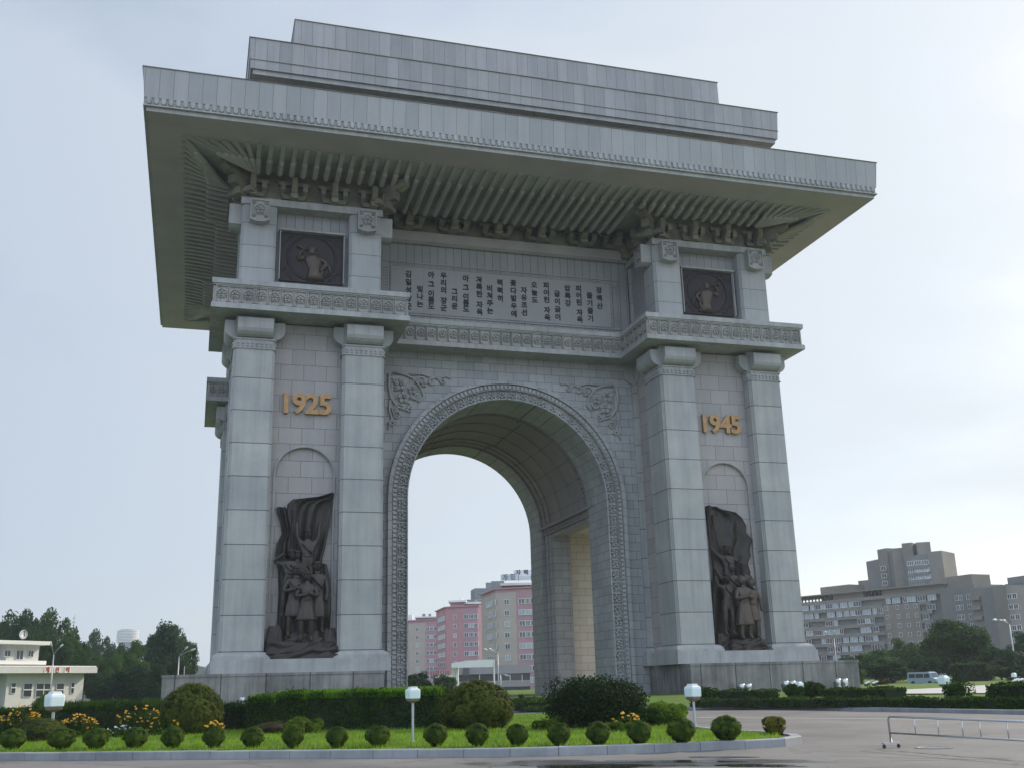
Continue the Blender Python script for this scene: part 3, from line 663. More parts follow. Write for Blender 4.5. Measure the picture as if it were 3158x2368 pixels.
# mouldings on the inner jambs
for s_ in (-1, 1):
    for y0, y1, d in ((6.3, 6.8, .14), (5.2, 5.6, .12)): jm = MB(); jm.box(*sorted((s_*9.9, s_*(9.9-d))), y0, y1, -1, 16.9); P('jamb_moulding', jm, 'wall')
for s_ in (-1, 1):
    en = MB()
    for z0, z1, d in ((16.95, 17.2, .25), (17.2, 17.62, .15), (17.62, 17.9, .55), (16.5, 16.75, .12)):
        en.box(*sorted((s_*9.95, s_*(9.95-d))), -8.9, 8.5, z0, z1)
    for i in range(60): yy = -8.7 + 17 * (i + .5) / 60; en.box(*sorted((s_*9.8, s_*9.68)), yy-.08, yy+.08, 17.25, 17.55)
    P('entablature', en, 'vault')
# floor of the arch top (light tight)
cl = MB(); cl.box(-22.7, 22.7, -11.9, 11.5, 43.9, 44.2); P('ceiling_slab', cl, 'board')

# medallions with relief in bronze
def medallion(sx):
    cx, cz = sx * 19.1, 37.33; y = -17.35
    mb = MB(); mb.box(cx-2.72, cx+2.72, y-.25, y+.05, cz-2.26, cz+2.26); o = mb.build('medallion', M['bronze2'], arch)
    rg = MB()
    rg.tube([(cx + 2.1*math.cos(2*PI*i/48), y-.27, cz + 2.1*math.sin(2*PI*i/48)) for i in range(49)], .08, 6)
    rg.tube([(cx + 1.93*math.cos(2*PI*i/48), y-.25, cz + 1.93*math.sin(2*PI*i/48)) for i in range(49)], .035, 5)
    for ax_, az_ in ((-1, -1), (-1, 1), (1, -1), (1, 1)):
        for k in range(3): rg.tube([(cx + ax_*(2.35 - .35*k) + p[0], y-.26 + p[1]*.3, cz + az_*(1.9 - .3*(2-k)) + p[2]) for p in spiral((0, 0), .22, .04, k, 1.2, 10)], .035, 5)
    rg.build('medallion_ring', M['bronze2'], o)
    # trumpeter in low relief: torso, head, raised arms, horn
    fg = MB(); q = -sx
    def E(c, r, sq): fg.ball((cx + c[0]*q, y-.28, cz + c[1]), r, 12, 8, (sq[0], .40, sq[1]))
    def Tt(pts, r): fg.tube([(cx + a_*q, y-.30-k*.03, cz + b_) for k, (a_, b_) in enumerate(pts)], r, 8)
    fg.loops([[(cx + (ox + wx*math.cos(2*PI*i/16))*q, y-.26-.30*abs(math.sin(2*PI*i/16))*(1 if math.sin(2*PI*i/16) < 0 else -.2), cz + zz) for i in range(16)] for zz, wx, ox in ((-2.05, .80, .35), (-1.6, .66, .32), (-1.15, .50, .25), (-.6, .62, .18), (-.15, .78, .12), (.12, .70, .10), (.25, .30, .08))])
    E((.0, .72), .31, (.95, 1.15)); E((-.22, .66), .11, (1, .7)); E((.06, .93), .33, (1.05, .55)); Tt([(-.38, .88), (-.12, .86)], [.04, .10])
    Tt([(-.62, .05), (-1.15, -.25), (-1.2, -.2), (-.95, .45), (-.72, .68)], [.25, .19, .18, .12, .11]); Tt([(.72, .05), (1.25, -.35), (1.28, -.5), (.95, -1.0), (.72, -1.2)], [.25, .20, .19, .14, .11])
    Tt([(-.32, .66), (-.7, .80), (-1.05, .95), (-1.2, 1.02)], [.05, .07, .12, .22]); Tt([(-.45, -.05), (.75, -1.15)], [.07, .07]); Tt([(-.18, -1.20), (.75, -1.12)], [.08, .08])
    for k in range(6): Tt([(.62 + .07*k, .35 - .1*k), (1.1 + .10*k, -.05 - .16*k), (1.45 + .04*k, -.65 - .18*k)], [.09, .08, .03])
    Tt([(.75, -.3), (.95, -1.2), (.80, -1.95)], [.11, .13, .10])
    fg.build('relief_figure', M['bronze3'], o, True)
    hd = MB(); hd.box(cx-2.85, cx+2.85, y-.75, y, cz+2.26, cz+2.42); hd.box(cx-2.8, cx-2.72, y-.6, y, cz-2.26, cz+2.26); hd.box(cx+2.72, cx+2.8, y-.6, y, cz-2.26, cz+2.26)
    hd.build('medallion_frame', M['plain'], o)
medallion(-1); medallion(1)
# ------------------------------------------------------------------ ground, roads, lawns
k_ = 3158 / 2212                              # my sketch units -> photograph pixels
def D(x, y, z): return hit(x * k_, y * k_, z)
def GD(x, d, z): return ground(x * k_, d, z)
def fill(pts, z, name, m, kind='structure', smooth=False):
    """flat (or slightly uneven) sheet from an outline"""
    from mathutils.geometry import tessellate_polygon
    P3 = [Vector((p[0], p[1], p[2] if len(p) > 2 and z is None else z)) for p in pts]
    tr = tessellate_polygon([[Vector((p.x, p.y, 0)) for p in P3]])
    mb = MB(); mb.v = [tuple(p) for p in P3]
    for t in tr:
        a_, b_, c_ = (P3[i] for i in t)
        mb.f.append(tuple(t) if (b_ - a_).cross(c_ - a_).z > 0 else tuple(reversed(t)))
    return struct(mb.build(name, m), kind)
m_ground = mat('rough_ground', (0.10, 0.11, 0.07), 0.95, 0, 0.3, 0.3)
g = MB(); g.poly([(-2500, -700, -.62), (2500, -700, -.62), (2500, 3500, -.62), (-2500, 3500, -.62)]); struct(g.build('ground', m_ground))
# road surface with patches of damp and wear
m_road = bpy.data.materials.new('worn_asphalt'); m_road.use_nodes = True; t = m_road.node_tree; b_ = t.nodes['Principled BSDF']; K = t.links.new
tcn = N(t, 'ShaderNodeTexCoord'); n1 = N(t, 'ShaderNodeTexNoise', Scale=0.35, Detail=7.0, Roughness=0.6); n2 = N(t, 'ShaderNodeTexNoise', Scale=45.0, Detail=3.0); 
K(tcn.outputs['Object'], n1.inputs['Vector']); K(tcn.outputs['Object'], n2.inputs['Vector'])
cr_ = N(t, 'ShaderNodeValToRGB'); e = cr_.color_ramp.elements; e[0].position = .32; e[0].color = (.112, .107, .105, 1); e[1].position = .68; e[1].color = (.178, .170, .166, 1)
K(n1.outputs['Fac'], cr_.inputs[0])
mr_ = N(t, 'ShaderNodeMapRange'); K(n2.outputs['Fac'], mr_.inputs['Value']); mr_.inputs['To Min'].default_value = .8; mr_.inputs['To Max'].default_value = 1.2
mm = N(t, 'ShaderNodeMix', data_type='RGBA', blend_type='MULTIPLY'); mm.inputs[0].default_value = 1; K(cr_.outputs[0], mm.inputs[6]); K(mr_.outputs[0], mm.inputs[7])
# long cracks and tar seams
vo_ = N(t, 'ShaderNodeTexVoronoi', feature='DISTANCE_TO_EDGE', Scale=0.22); n3 = N(t, 'ShaderNodeTexNoise', Scale=1.5, Detail=6.0)
K(tcn.outputs['Object'], n3.inputs['Vector']); va_ = N(t, 'ShaderNodeVectorMath', operation='MULTIPLY_ADD'); K(n3.outputs['Color'], va_.inputs[0]); va_.inputs[1].default_value = (1.5, 1.5, 0); K(tcn.outputs['Object'], va_.inputs[2]); K(va_.outputs[0], vo_.inputs['Vector'])
lt = N(t, 'ShaderNodeMapRange'); K(vo_.outputs['Distance'], lt.inputs['Value']); lt.inputs['From Max'].default_value = .006; lt.inputs['To Min'].default_value = .5
m4 = N(t, 'ShaderNodeMix', data_type='RGBA', blend_type='MULTIPLY'); m4.inputs[0].default_value = 1; K(mm.outputs[2], m4.inputs[6]); K(lt.outputs[0], m4.inputs[7])
K(m4.outputs[2], b_.inputs['Base Color']); b_.inputs['Roughness'].default_value = .72; b_.inputs['Specular IOR Level'].default_value = .3
rd = MB()
for i in range(1): rd.poly([(-300, -260, -.5), (260, -260, -.5), (260, 260, -.5), (-300, 260, -.5)])
struct(rd.build('road', m_road))
m_lawn = mat('lawn', (0.075, 0.130, 0.026), 0.9, 0, 0.25, 1.2, 0.4, 0.1, var_col=(0.115, 0.185, 0.034))
Kb = [(3.6, -150), (3.3, -69), (2.8, -52.7), (0.6, -47.4), (-3, -43.5), (-9, -41), (-25, -39), (-130, -38)]
K1 = [(20, -150), (20, -69), (18, -45), (14, -34), (6, -28), (-5, -26), (-25, -24.5), (-130, -24)]
lw = MB()
for i in range(len(Kb) - 1):
    a0, a1, b0, b1 = Kb[i], Kb[i+1], K1[i], K1[i+1]
    pr = [0, .3, .6, .85, 1]
    for p, q in zip(pr, pr[1:]):
        f = lambda s_, u, v: (u[0] + (v[0]-u[0])*s_, u[1] + (v[1]-u[1])*s_, -.365 + .345 * (s_*s_*(3-2*s_)))
        lw.poly([f(p, a0, b0), f(q, a0, b0), f(q, a1, b1), f(p, a1, b1)])
far_ = [(p[0], p[1]) for p in K1] + [(-130, 200), (170, 200), (170, -150)]
n0 = len(lw.v)
from mathutils.geometry import tessellate_polygon
V3 = [Vector((p[0], p[1], 0)) for p in far_]
lw.v += [(p[0], p[1], -.02) for p in far_]
for tt in tessellate_polygon([V3]):
    lw.f.append(tuple(n0 + i for i in (tt if (V3[tt[1]]-V3[tt[0]]).cross(V3[tt[2]]-V3[tt[0]]).z > 0 else tt[::-1])))
struct(lw.build('lawn', m_lawn))
kerb_m = stone('kerb_granite', (0.30, 0.31, 0.325), grime=0.3, streak=0.2)
def kerb(pts, z0, z1, w_, stone_len, inward, name='kerb'):
    """individual kerb stones along a polyline of (x, y); inward = +1/-1 side the kerb grows to"""
    P2 = [Vector((p[0], p[1])) for p in pts]; L_ = [0]
    for p, q in zip(P2, P2[1:]): L_.append(L_[-1] + (q - p).length)
    def pos(s_):
        for i in range(len(P2) - 1):
            if s_ <= L_[i+1] + 1e-6:
                t_ = (s_ - L_[i]) / max(1e-6, L_[i+1] - L_[i]); d = (P2[i+1] - P2[i]).normalized(); return P2[i].lerp(P2[i+1], t_), d
        return P2[-1], (P2[-1] - P2[-2]).normalized()
    n = max(1, int(L_[-1] / stone_len)); mb = MB(); r_ = random.Random(5)
    for i in range(n):
        s0, s1 = L_[-1] * i / n + .006, L_[-1] * (i + 1) / n - .006; dz = r_.uniform(-.006, .006)
        ring = []
        for s_ in (s0, s1):
            p, d = pos(s_); nrm = Vector((-d.y, d.x)) * inward; q = p + nrm * w_
            c_ = p + nrm * .02
            ring.append([(p.x, p.y, z0), (p.x, p.y, z1 - .02 + dz), (c_.x, c_.y, z1 + dz), (q.x, q.y, z1 + dz), (q.x, q.y, z0)])
        mb.loops(ring)
    return struct(mb.build(name, kerb_m))
kerb([(p[0], p[1]) for p in Kb], -.52, -.335, .22, 1.1, -1)
# front island
near = [D(x, y, -.5) for x, y in ((-420, 1649), (-200, 1646), (0, 1642), (250, 1640.5), (500, 1638.5), (800, 1637), (1106, 1634), (1300, 1629), (1500, 1621), (1600, 1617), (1700, 1611.5))] + [Vector(q + (-.5,)) for q in ((-13.0, -79.68), (-12.62, -79.35), (-12.3, -78.9), (-12.05, -78.3), (-11.9, -77.5), (-11.85, -76.6), (-11.9, -75.6))]
back_ = [D(1560, 1573, -.305), GD(1487, 34.0, -.33), GD(1400, 39, -.33), GD(1290, 50, -.33), GD(1180, 54, -.33), GD(1000, 54, -.33), GD(700, 49, -.33), GD(300, 52, -.33), GD(-400, 60, -.33)]
isl = [(p.x, p.y) for p in near + back_]
kerb(isl, -.52, -.305, .26, 1.12, 1)
ctr = Vector((sum(p[0] for p in isl) / len(isl), sum(p[1] for p in isl) / len(isl)))
def inset(poly, d):
    out_ = []; n = len(poly)
    for i in range(n):
        p0, p1, p2 = Vector(poly[i-1]), Vector(poly[i]), Vector(poly[(i+1) % n]); a_, b_3 = (p1-p0).normalized(), (p2-p1).normalized(); nn_ = (Vector((-a_.y, a_.x)) + Vector((-b_3.y, b_3.x))).normalized(); out_.append(tuple(p1 + nn_ * d))
    return out_
fill(inset(isl, .1), -.352, 'soil', mat('dark_soil', (.030, .024, .018), .95, 0, .3, 6))
isl_l = inset(isl, .52); fill(isl_l, -.33, 'lawn', m_lawn)
def inside(x, y, poly):
    c = False; j = len(poly) - 1
    for i in range(len(poly)):
        if (poly[i][1] > y) != (poly[j][1] > y) and x < (poly[j][0]-poly[i][0]) * (y-poly[i][1]) / (poly[j][1]-poly[i][1]) + poly[i][0]: c = not c
        j = i
    return c
def tris_object(name, V, mat_, parent=None, kind=None):      # V: (n, 3 or 4, 3) array, one face each
    n, k, _ = V.shape; me = bpy.data.meshes.new(name)
    me.vertices.add(n*k); me.vertices.foreach_set('co', V.astype(np.float32).ravel())
    me.loops.add(n*k); me.loops.foreach_set('vertex_index', np.arange(n*k, dtype=np.int32))
    me.polygons.add(n); me.polygons.foreach_set('loop_start', np.arange(0, n*k, k, dtype=np.int32)); me.polygons.foreach_set('loop_total', np.full(n, k, np.int32))
    me.update(); me.validate()
    o = link(name, me, mat_, parent)
    if kind: o['kind'] = kind
    return o
rg_ = np.random.default_rng(3)
# grass blades on the front island
bl = []
while len(bl) < 42000:
    x, y = rg_.uniform(-42, -8), rg_.uniform(-86, -52)
    if inside(x, y, isl_l):
        d = (Vector((x, y, 0)) - CAM).dot(FW)
        if rg_.random() < (26 / max(20, d))**1.5: bl.append((x, y))
bl = np.array(bl); nb = len(bl); an = rg_.uniform(0, 2*PI, nb); hgt = rg_.uniform(.05, .13, nb); wd = rg_.uniform(.008, .016, nb)
V = np.zeros((nb, 3, 3)); V[:, 0] = np.c_[bl[:, 0] - np.cos(an)*wd, bl[:, 1] - np.sin(an)*wd, np.full(nb, -.331)]; V[:, 1] = np.c_[bl[:, 0] + np.cos(an)*wd, bl[:, 1] + np.sin(an)*wd, np.full(nb, -.331)]
V[:, 2] = np.c_[bl[:, 0] + rg_.normal(0, .025, nb), bl[:, 1] + rg_.normal(0, .025, nb), -.331 + hgt]
m_grass = leafmat('grass_blades', (0.07, 0.14, 0.018), (0.19, 0.31, 0.035), 0.6, 0.4, 5)
tag(tris_object('grass', V, m_grass, kind='stuff'), 'short mown grass on the kerbed island in the foreground', 'grass')
m_fl = mat('bounce_paving', (.40, .385, .36), .8, 0, .08, .8)  # pale floor added to bounce warm sun onto the side passage walls
for x0, x1 in ((9.4, 31), (-31, -9.4)): fill([(x0, -7.6), (x1, -7.6), (x1, 7.6), (x0, 7.6)], -.008, 'bounce_pavement', m_fl)
# paved path on the far lawn, lane line, manhole, puddles
m_path = mat('pale_paving', (0.42, 0.41, 0.40), 0.8, 0, 0.08, 0.5)
fill([hit(2600, 2139, -.015), hit(3092, 2135, -.015), hit(3400, 2133, -.015), hit(3400, 2098, -.015), hit(3054, 2110, -.015), hit(2915, 2119, -.015), hit(2600, 2133, -.015)], -.012, 'path', m_path)
m_paint = mat('worn_road_paint', (0.52, 0.52, 0.50), 0.8, 0, 0.25, 8)
ln = MB(); a_ = [hit(2150, 2211.0, -.5), hit(2437, 2213.4, -.5), hit(2737, 2214.8, -.5), hit(3158, 2222.5, -.5), hit(3500, 2232, -.5)]
for p, q in zip(a_, a_[1:]):
    n_ = Vector((-(q-p).y, (q-p).x, 0)).normalized() * .10; ln.poly([(p-n_)[:2] + (-.496,), (q-n_)[:2] + (-.496,), (q+n_)[:2] + (-.496,), (p+n_)[:2] + (-.496,)])
struct(ln.build('lane_line', m_paint))
mh = MB(); c = hit(2880, 2305, -.5)
mh.loops([[(c.x + r*math.cos(2*PI*i/24), c.y + r*math.sin(2*PI*i/24), z) for i in range(24)] for r, z in ((.42, -.5), (.42, -.488), (.34, -.488), (.33, -.494))])
tag(mh.build('manhole_cover', mat('worn_iron', (.16, .16, .17), .5, .5, .2, 20)), 'round iron manhole cover in the road below the steel barrier', 'manhole cover')
m_wet = mat('shallow_water', (0.035, 0.036, 0.036), 0.06, 0, 0.2, 2.0, 0, 0.8)
m_damp = mat('damp_asphalt', (0.065, 0.062, 0.061), 0.3, 0, 0.2, 3.0, 0, 0.5)
def blob(u, v, ru, rv, seed, z, m_, name):
    r_ = random.Random(seed); ph = [r_.uniform(0, 6.28) for _ in range(6)]; pts = []
    for i in range(64):
        a_ = 2*PI*i/64; rr = 1 + .16*math.sin(2*a_+ph[0]) + .14*math.sin(3*a_+ph[1]) + .10*math.sin(5*a_+ph[2]) + .06*math.sin(9*a_+ph[3]) + .04*math.sin(14*a_+ph[4])
        p = hit(u + ru*rr*math.cos(a_), v - rv*rr*math.sin(a_), -.5); pts.append((p.x, p.y))
    return fill(pts, z, name, m_)
blob(1950, 2354, 420, 11, 1, -.4972, m_damp, 'wet_patch'); blob(1760, 2347, 170, 4.5, 9, -.4974, m_damp, 'wet_patch'); blob(2330, 2345, 220, 5, 12, -.4976, m_damp, 'wet_patch')
blob(1840, 2362, 210, 6.5, 2, -.494, m_wet, 'puddle'); blob(2040, 2347, 200, 4.5, 3, -.494, m_wet, 'puddle'); blob(2220, 2334, 90, 3, 4, -.494, m_wet, 'puddle'); blob(2320, 2360, 170, 3.6, 5, -.4935, m_wet, 'puddle'); blob(1640, 2346, 60, 2.6, 6, -.4936, m_wet, 'puddle')

cr_mb = MB(); r_ = random.Random(21)
for (u0, v0, du, dv, n_) in ((230, 2352, 260, 14, 16), (745, 2350, 90, 14, 9), (1190, 2354, 150, -14, 12), (1480, 2362, 200, -6, 12), (2100, 2360, 380, -10, 18), (2560, 2330, 420, 10, 20), (2500, 2250, 500, 6, 16), (2750, 2345, 380, -8, 14)):
    pts = [hit(u0 + du*i/n_ + r_.uniform(-6, 6), v0 + dv*i/n_ + r_.uniform(-1.2, 1.2), -.5) for i in range(n_ + 1)]
    for p, q in zip(pts, pts[1:]):
        d_ = (q - p).normalized(); nn_ = Vector((-d_.y, d_.x, 0)) * .014; cr_mb.poly([(p-nn_)[:2] + (-.4982,), (q-nn_)[:2] + (-.4982,), (q+nn_)[:2] + (-.4982,), (p+nn_)[:2] + (-.4982,)])
struct(cr_mb.build('road_cracks', plain('tarred_crack', (.035, .034, .033), .8)))
# ------------------------------------------------------------------ foliage
def leaves(pts, nrm, size, seed, jit=.9, asp=.55):
    r_ = np.random.default_rng(seed); n = len(pts)
    nv = nrm + r_.normal(0, jit, (n, 3)); nv /= np.linalg.norm(nv, axis=1)[:, None] + 1e-9
    a_ = np.cross(nv, r_.normal(0, 1, (n, 3))); a_ /= np.linalg.norm(a_, axis=1)[:, None] + 1e-9; b2 = np.cross(nv, a_)
    s_ = size * r_.uniform(.6, 1.3, n)[:, None]; a_ = a_ * s_; b2 = b2 * s_ * asp
    return np.stack([pts - a_, pts + b2*.9 + a_*.1, pts + a_, pts - b2*.9 + a_*.1], 1)
def sphere_pts(n, seed, flat=0):
    r_ = np.random.default_rng(seed); v = r_.normal(0, 1, (n, 3)); v /= np.linalg.norm(v, axis=1)[:, None]; return v
L_box = leafmat('box_leaves', (0.016, 0.040, 0.008), (0.125, 0.185, 0.028), 3.0, .35, 40)
L_dark = leafmat('yew_needles', (0.008, 0.018, 0.008), (0.022, 0.045, 0.016), 2.5, .15, 20)
L_hedge = leafmat('hedge_leaves', (0.010, 0.026, 0.008), (0.040, 0.085, 0.014), 1.5, .25, 14)
L_tip = leafmat('fresh_shoots', (0.045, 0.12, 0.012), (0.115, 0.24, 0.025), 1.5, .45, 14)
L_olive = leafmat('olive_box_leaves', (0.022, 0.038, 0.009), (0.120, 0.140, 0.026), 1.2, .35, 30)
L_lime = leafmat('lime_leaves', (0.04, 0.085, 0.012), (0.15, 0.25, 0.035), 2.5, .35, 16)
L_rust = leafmat('russet_leaves', (0.04, 0.03, 0.018), (0.10, 0.075, 0.035), 3, .2, 16)
L_gold = leafmat('golden_box_leaves', (0.06, 0.065, 0.010), (0.20, 0.19, 0.025), 3, .3, 20)
L_tree = leafmat('broad_leaves', (0.026, 0.060, 0.024), (0.085, 0.145, 0.045), 0.35, .2, 1.5)
L_tree2 = leafmat('dark_broad_leaves', (0.018, 0.046, 0.024), (0.050, 0.098, 0.042), 0.35, .15, 1.5)
L_tree3 = leafmat('fresh_broad_leaves', (0.036, 0.085, 0.028), (0.10, 0.19, 0.05), 0.35, .2, 1.5)
bark = mat('bark', (0.07, 0.055, 0.04), 0.9, 0, .3, 8)
dk = plain('bush_inner_shade', (0.012, 0.018, 0.008), 0.95)  # shade inside bushes and hedges, painted as a near-black solid core

def topiary_mesh(seed, n=5200, flat=1.0, square=0, lsize=.12, taperk=.30):
    r_ = np.random.default_rng(seed); v = sphere_pts(n, seed)
    if square: v = np.sign(v) * np.abs(v)**.55; v /= np.maximum(1, np.linalg.norm(v, axis=1)/1.25)[:, None]
    q = v.copy(); taper = np.where(q[:, 2] < 0, 1 + q[:, 2]*taperk, 1.0)   # narrower at the foot, as clipped
    lump = .99 + (.04 if n < 20000 else .015)*np.sin(v[:, 0]*5 + seed) * np.cos(v[:, 1]*6 + seed*2) + (.03 if n < 20000 else .012)*np.sin(v[:, 2]*9 + v[:, 0]*4) + r_.normal(0, .028 if n < 20000 else .018, n)
    rad = lump * (1 - .16 * r_.random(n)**2)
    nc = max(90, n//36) if n < 20000 else 1500; cc = sphere_pts(nc, seed + 500); best = np.empty(n)
    for i in range(0, n, 4000): best[i:i+4000] = (v[i:i+4000] @ cc.T).max(1)
    ang = np.arccos(np.clip(best, -1, 1)) / math.sqrt(4.0 / nc); rad = rad * (1.02 - (.10 if n < 20000 else .085) * np.clip(ang, 0, 1.4)**2)
    p = np.c_[q[:, 0]*taper*rad, q[:, 1]*taper*rad, q[:, 2]*rad]
    return leaves(p, v*1.0, lsize, seed, .9, .5)
def ico_core(name, mb_scale, parent, m_, taper=True):
    mb = MB(); mb.ball((0, 0, 0), .90, 16, 10); V_ = [(x * (1 + min(0, z)*.3), y * (1 + min(0, z)*.3), z) for x, y, z in mb.v]; mb.v = V_
    return mb.build(name, m_, parent, True)
protos = []
def topiary(u, vtop, vbot, wD, kind=0, mat_=None, label='', seed=1, name='ball_bush', group=None, d=None, cat='bush', square=0, n=5200, lsize=.105, trunk=True):
    """u, vtop, vbot in sketch units; wD = width"""
    base = D(u, vbot, -.33) if d is None else GD(u, d, -.33)
    dd = (base - CAM).dot(FW); w_ = wD * k_ * dd / FPX; h_ = (vbot - vtop) * k_ * dd / FPX / UP.z if d is None else (at(u*k_, vtop*k_, dd).z + .33)
    o = thing(name, label, cat, base, 0, group)
    rx, rz = w_/2, h_*(.52 if trunk else .62)
    tk = .30 if trunk else .04
    cr_ = topiary_mesh(seed, n, square=square, lsize=lsize, taperk=tk)
    c = tris_object('foliage', cr_ * np.array([rx, rx, rz]) + np.array([0, 0, h_ - rz]), mat_ or L_box, o)
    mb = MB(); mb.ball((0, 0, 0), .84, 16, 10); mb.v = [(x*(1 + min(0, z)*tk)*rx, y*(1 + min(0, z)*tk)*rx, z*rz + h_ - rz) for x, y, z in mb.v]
    co_ = mb.build('shade_core', dk, o, True)
    if trunk:
        tr = MB(); tr.tube([(0, 0, -.02), (0, 0, h_*.3)], rx*.22, 7); tr.build('trunk', bark, o)
    return o
row = [(25,1575,1620,58),(131,1574,1620,64),(205,1574,1619,56),(291,1573,1618,55),(372,1571,1617,53),(461,1571,1616.5,51),(545,1572,1617,53),(632,1567,1617,50),(727,1571,1616,51),(816,1568,1616,58),(941,1565,1615,54),(1031,1564,1615,53),(1118,1566,1614,52),(1208,1562,1613,54),(1293,1561,1612,57),(1382,1559,1610,56),(1473,1553,1608,64),(1571,1548,1604,68)]
desc = ['clipped ball bush cut off by the left edge of the photo', 'broad clipped ball bush below the leftmost white garden lamp', 'clipped ball bush, third from the left in the kerb row', 'clipped ball bush in front of the tall orange flowers', 'clipped ball bush just left of the small yellow flowers', 'clipped ball bush below the big dark dome bush, right of the yellow flowers', 'clipped ball bush in front of the russet ground cover', 'clipped ball bush in front of the left part of the tall green hedge', 'narrow footed ball bush in front of the middle of the tall green hedge', 'wide ball bush just left of the middle garden lamp', 'clipped ball bush just right of the middle garden lamp', 'clipped ball bush in front of the right big dome bush', 'flattened ball bush in front of the open sunny lawn', 'clipped ball bush left of the dark spreading yew', 'clipped ball bush in front of the dark spreading yew', 'clipped ball bush in front of the yellow flowers beside the yew', 'large ball bush in front of the third garden lamp', 'largest ball bush near the rounded tip of the island']
for i, (u, vt, vb, w_) in enumerate(row):
    topiary(u, vt, vb - (1.5 if i < 9 else 3.5), w_, label=desc[i], seed=20 + i, group='ball bushes clipped in a row behind the kerb')
topiary(1674, 1550, 1585, 45, label='small square clipped bush with yellow leaves on the tip of the island', mat_=L_gold, seed=60, square=1, name='square_bush')
topiary(412, 1473, 1580, 137, label='big dark dome bush clipped smooth, in front of the left plinth', mat_=L_olive, seed=61, name='dome_bush', n=26000, lsize=.055, d=39.0, trunk=False)
topiary(1031, 1467, 1568, 163, label='big dome bush with olive sunny side, in front of the archway', mat_=L_olive, seed=62, name='dome_bush', n=30000, lsize=.050, d=36.5, trunk=False)
topiary(90, 1497, 1560, 62, label='rounded green bush behind the hedge below the clock building', mat_=L_box, seed=63, name='dome_bush', n=9000, lsize=.05, d=47, trunk=False)
topiary(82, 1547, 1592, 112, label='low spreading olive bush left of the first garden lamp', mat_=L_olive, seed=64, name='low_bush', n=9000, lsize=.045, d=36, trunk=False)
topiary(590, 1556, 1576, 95, label='low russet ground cover mound left of the tall hedge', mat_=L_rust, seed=65, name='low_bush', n=5000, lsize=.06, d=37.5, trunk=False)

def hedge(p, q, w_, z0, h_, m_, label, tips=None, name='hedge', size=.07, dens=420, group=None, seed=5, rough=.05, jag=.0, cat='hedge'):
    p, q = Vector((p[0], p[1], 0)), Vector((q[0], q[1], 0)); L_ = (q - p).length; d = (q - p).normalized(); nn = Vector((-d.y, d.x, 0))
    o = thing(name, label, cat, (p.x, p.y, z0), math.atan2(d.y, d.x), group)
    r_ = np.random.default_rng(seed)
    n = int(dens * (L_ * h_ * 2 + L_ * w_ + 2 * w_ * h_) * (.07 / size)**2 * .5)
    f = r_.random(n); A_ = np.array([L_*h_, L_*h_, L_*w_, w_*h_, w_*h_]); A_ = np.cumsum(A_ / A_.sum()); face = np.searchsorted(A_, f)
    x, y, z = r_.random(n)*L_, (r_.random(n)-.5)*w_, r_.random(n)*h_; nr = np.zeros((n, 3))
    for k, (ax_, val, nv) in enumerate(((1, -w_/2, (0,-1,0)), (1, w_/2, (0,1,0)), (2, h_, (0,0,1)), (0, 0, (-1,0,0)), (0, L_, (1,0,0)))):
        mk = face == k; (x, y, z)[ax_][mk] = val; nr[mk] = nv
    pts = np.c_[x, y, z] + nr * (r_.normal(-.02, rough, n))[:, None]
    pts += nr * (.05*np.sin(x*2.3) + .04*np.sin(x*5.1 + z*4))[:, None]
    tris_object('foliage', leaves(pts, nr*1.2, size, seed, .8), m_, o)
    core = MB(); core.box(.04, L_-.04, -w_/2+.06, w_/2-.06, 0, h_-.06); core.build('shade_core', dk, o)
    if tips:
        n2 = int(L_ * w_ * tips[0]); x = r_.random(n2)*L_; y = (r_.random(n2)-.5)*w_*1.05; hh = tips[1] * r_.uniform(-.2, 1.2, n2)**1.0 * (1 + jag*np.sin(x*4.2)*np.sin(x*1.3+2))
        dx = r_.normal(0, .35*tips[1], n2); dy = r_.normal(0, .35*tips[1], n2); w2 = .018 + r_.random(n2)*.016; an_ = r_.uniform(0, PI, n2)
        V = np.zeros((n2, 3, 3)); V[:, 0] = np.c_[x-np.cos(an_)*w2, y-np.sin(an_)*w2, np.full(n2, h_-.20)]; V[:, 1] = np.c_[x+np.cos(an_)*w2, y+np.sin(an_)*w2, np.full(n2, h_-.20)]; V[:, 2] = np.c_[x+dx, y+dy, h_-.08+hh]
        tris_object('shoots', V, tips[2] if len(tips) > 2 else L_tip, o)
    return o
def hz_top(u, v, d): return at(u*k_, v*k_, d).z + .33
hedge(GD(610, 39.5, 0), GD(955, 38.2, 0), 1.3, -.33, 1.33, L_hedge, 'tall thuja hedge with bright green shoots along its top, left of the archway', (1500, .22), seed=6, dens=900, size=.06)
hedge(GD(548, 40.5, 0), GD(606, 40.2, 0), 1.1, -.33, 1.22, L_hedge, 'rounded end bush of thuja at the left of the tall hedge', (1300, .24), seed=7, dens=800, size=.06, name='thuja_bush', cat='bush')
hedge(GD(120, 47, 0), GD(345, 45, 0), 1.6, -.33, 1.05, L_hedge, 'long dark hedge with ragged upright blades behind the orange flowers', (420, .34, L_hedge), seed=8, size=.08)
hedge(GD(-60, 48, 0), GD(118, 47.2, 0), 1.6, -.33, .95, L_hedge, 'dark low hedge at the far left below the clock building', (250, .2, L_hedge), seed=9, size=.08)
hedge(GD(470, 42, 0), GD(545, 41.8, 0), 1.0, -.33, .92, L_dark, 'dark ragged shrub between the dome bush and the tall hedge', (260, .34, L_hedge), seed=10, size=.07, name='ragged_shrub', cat='shrub')
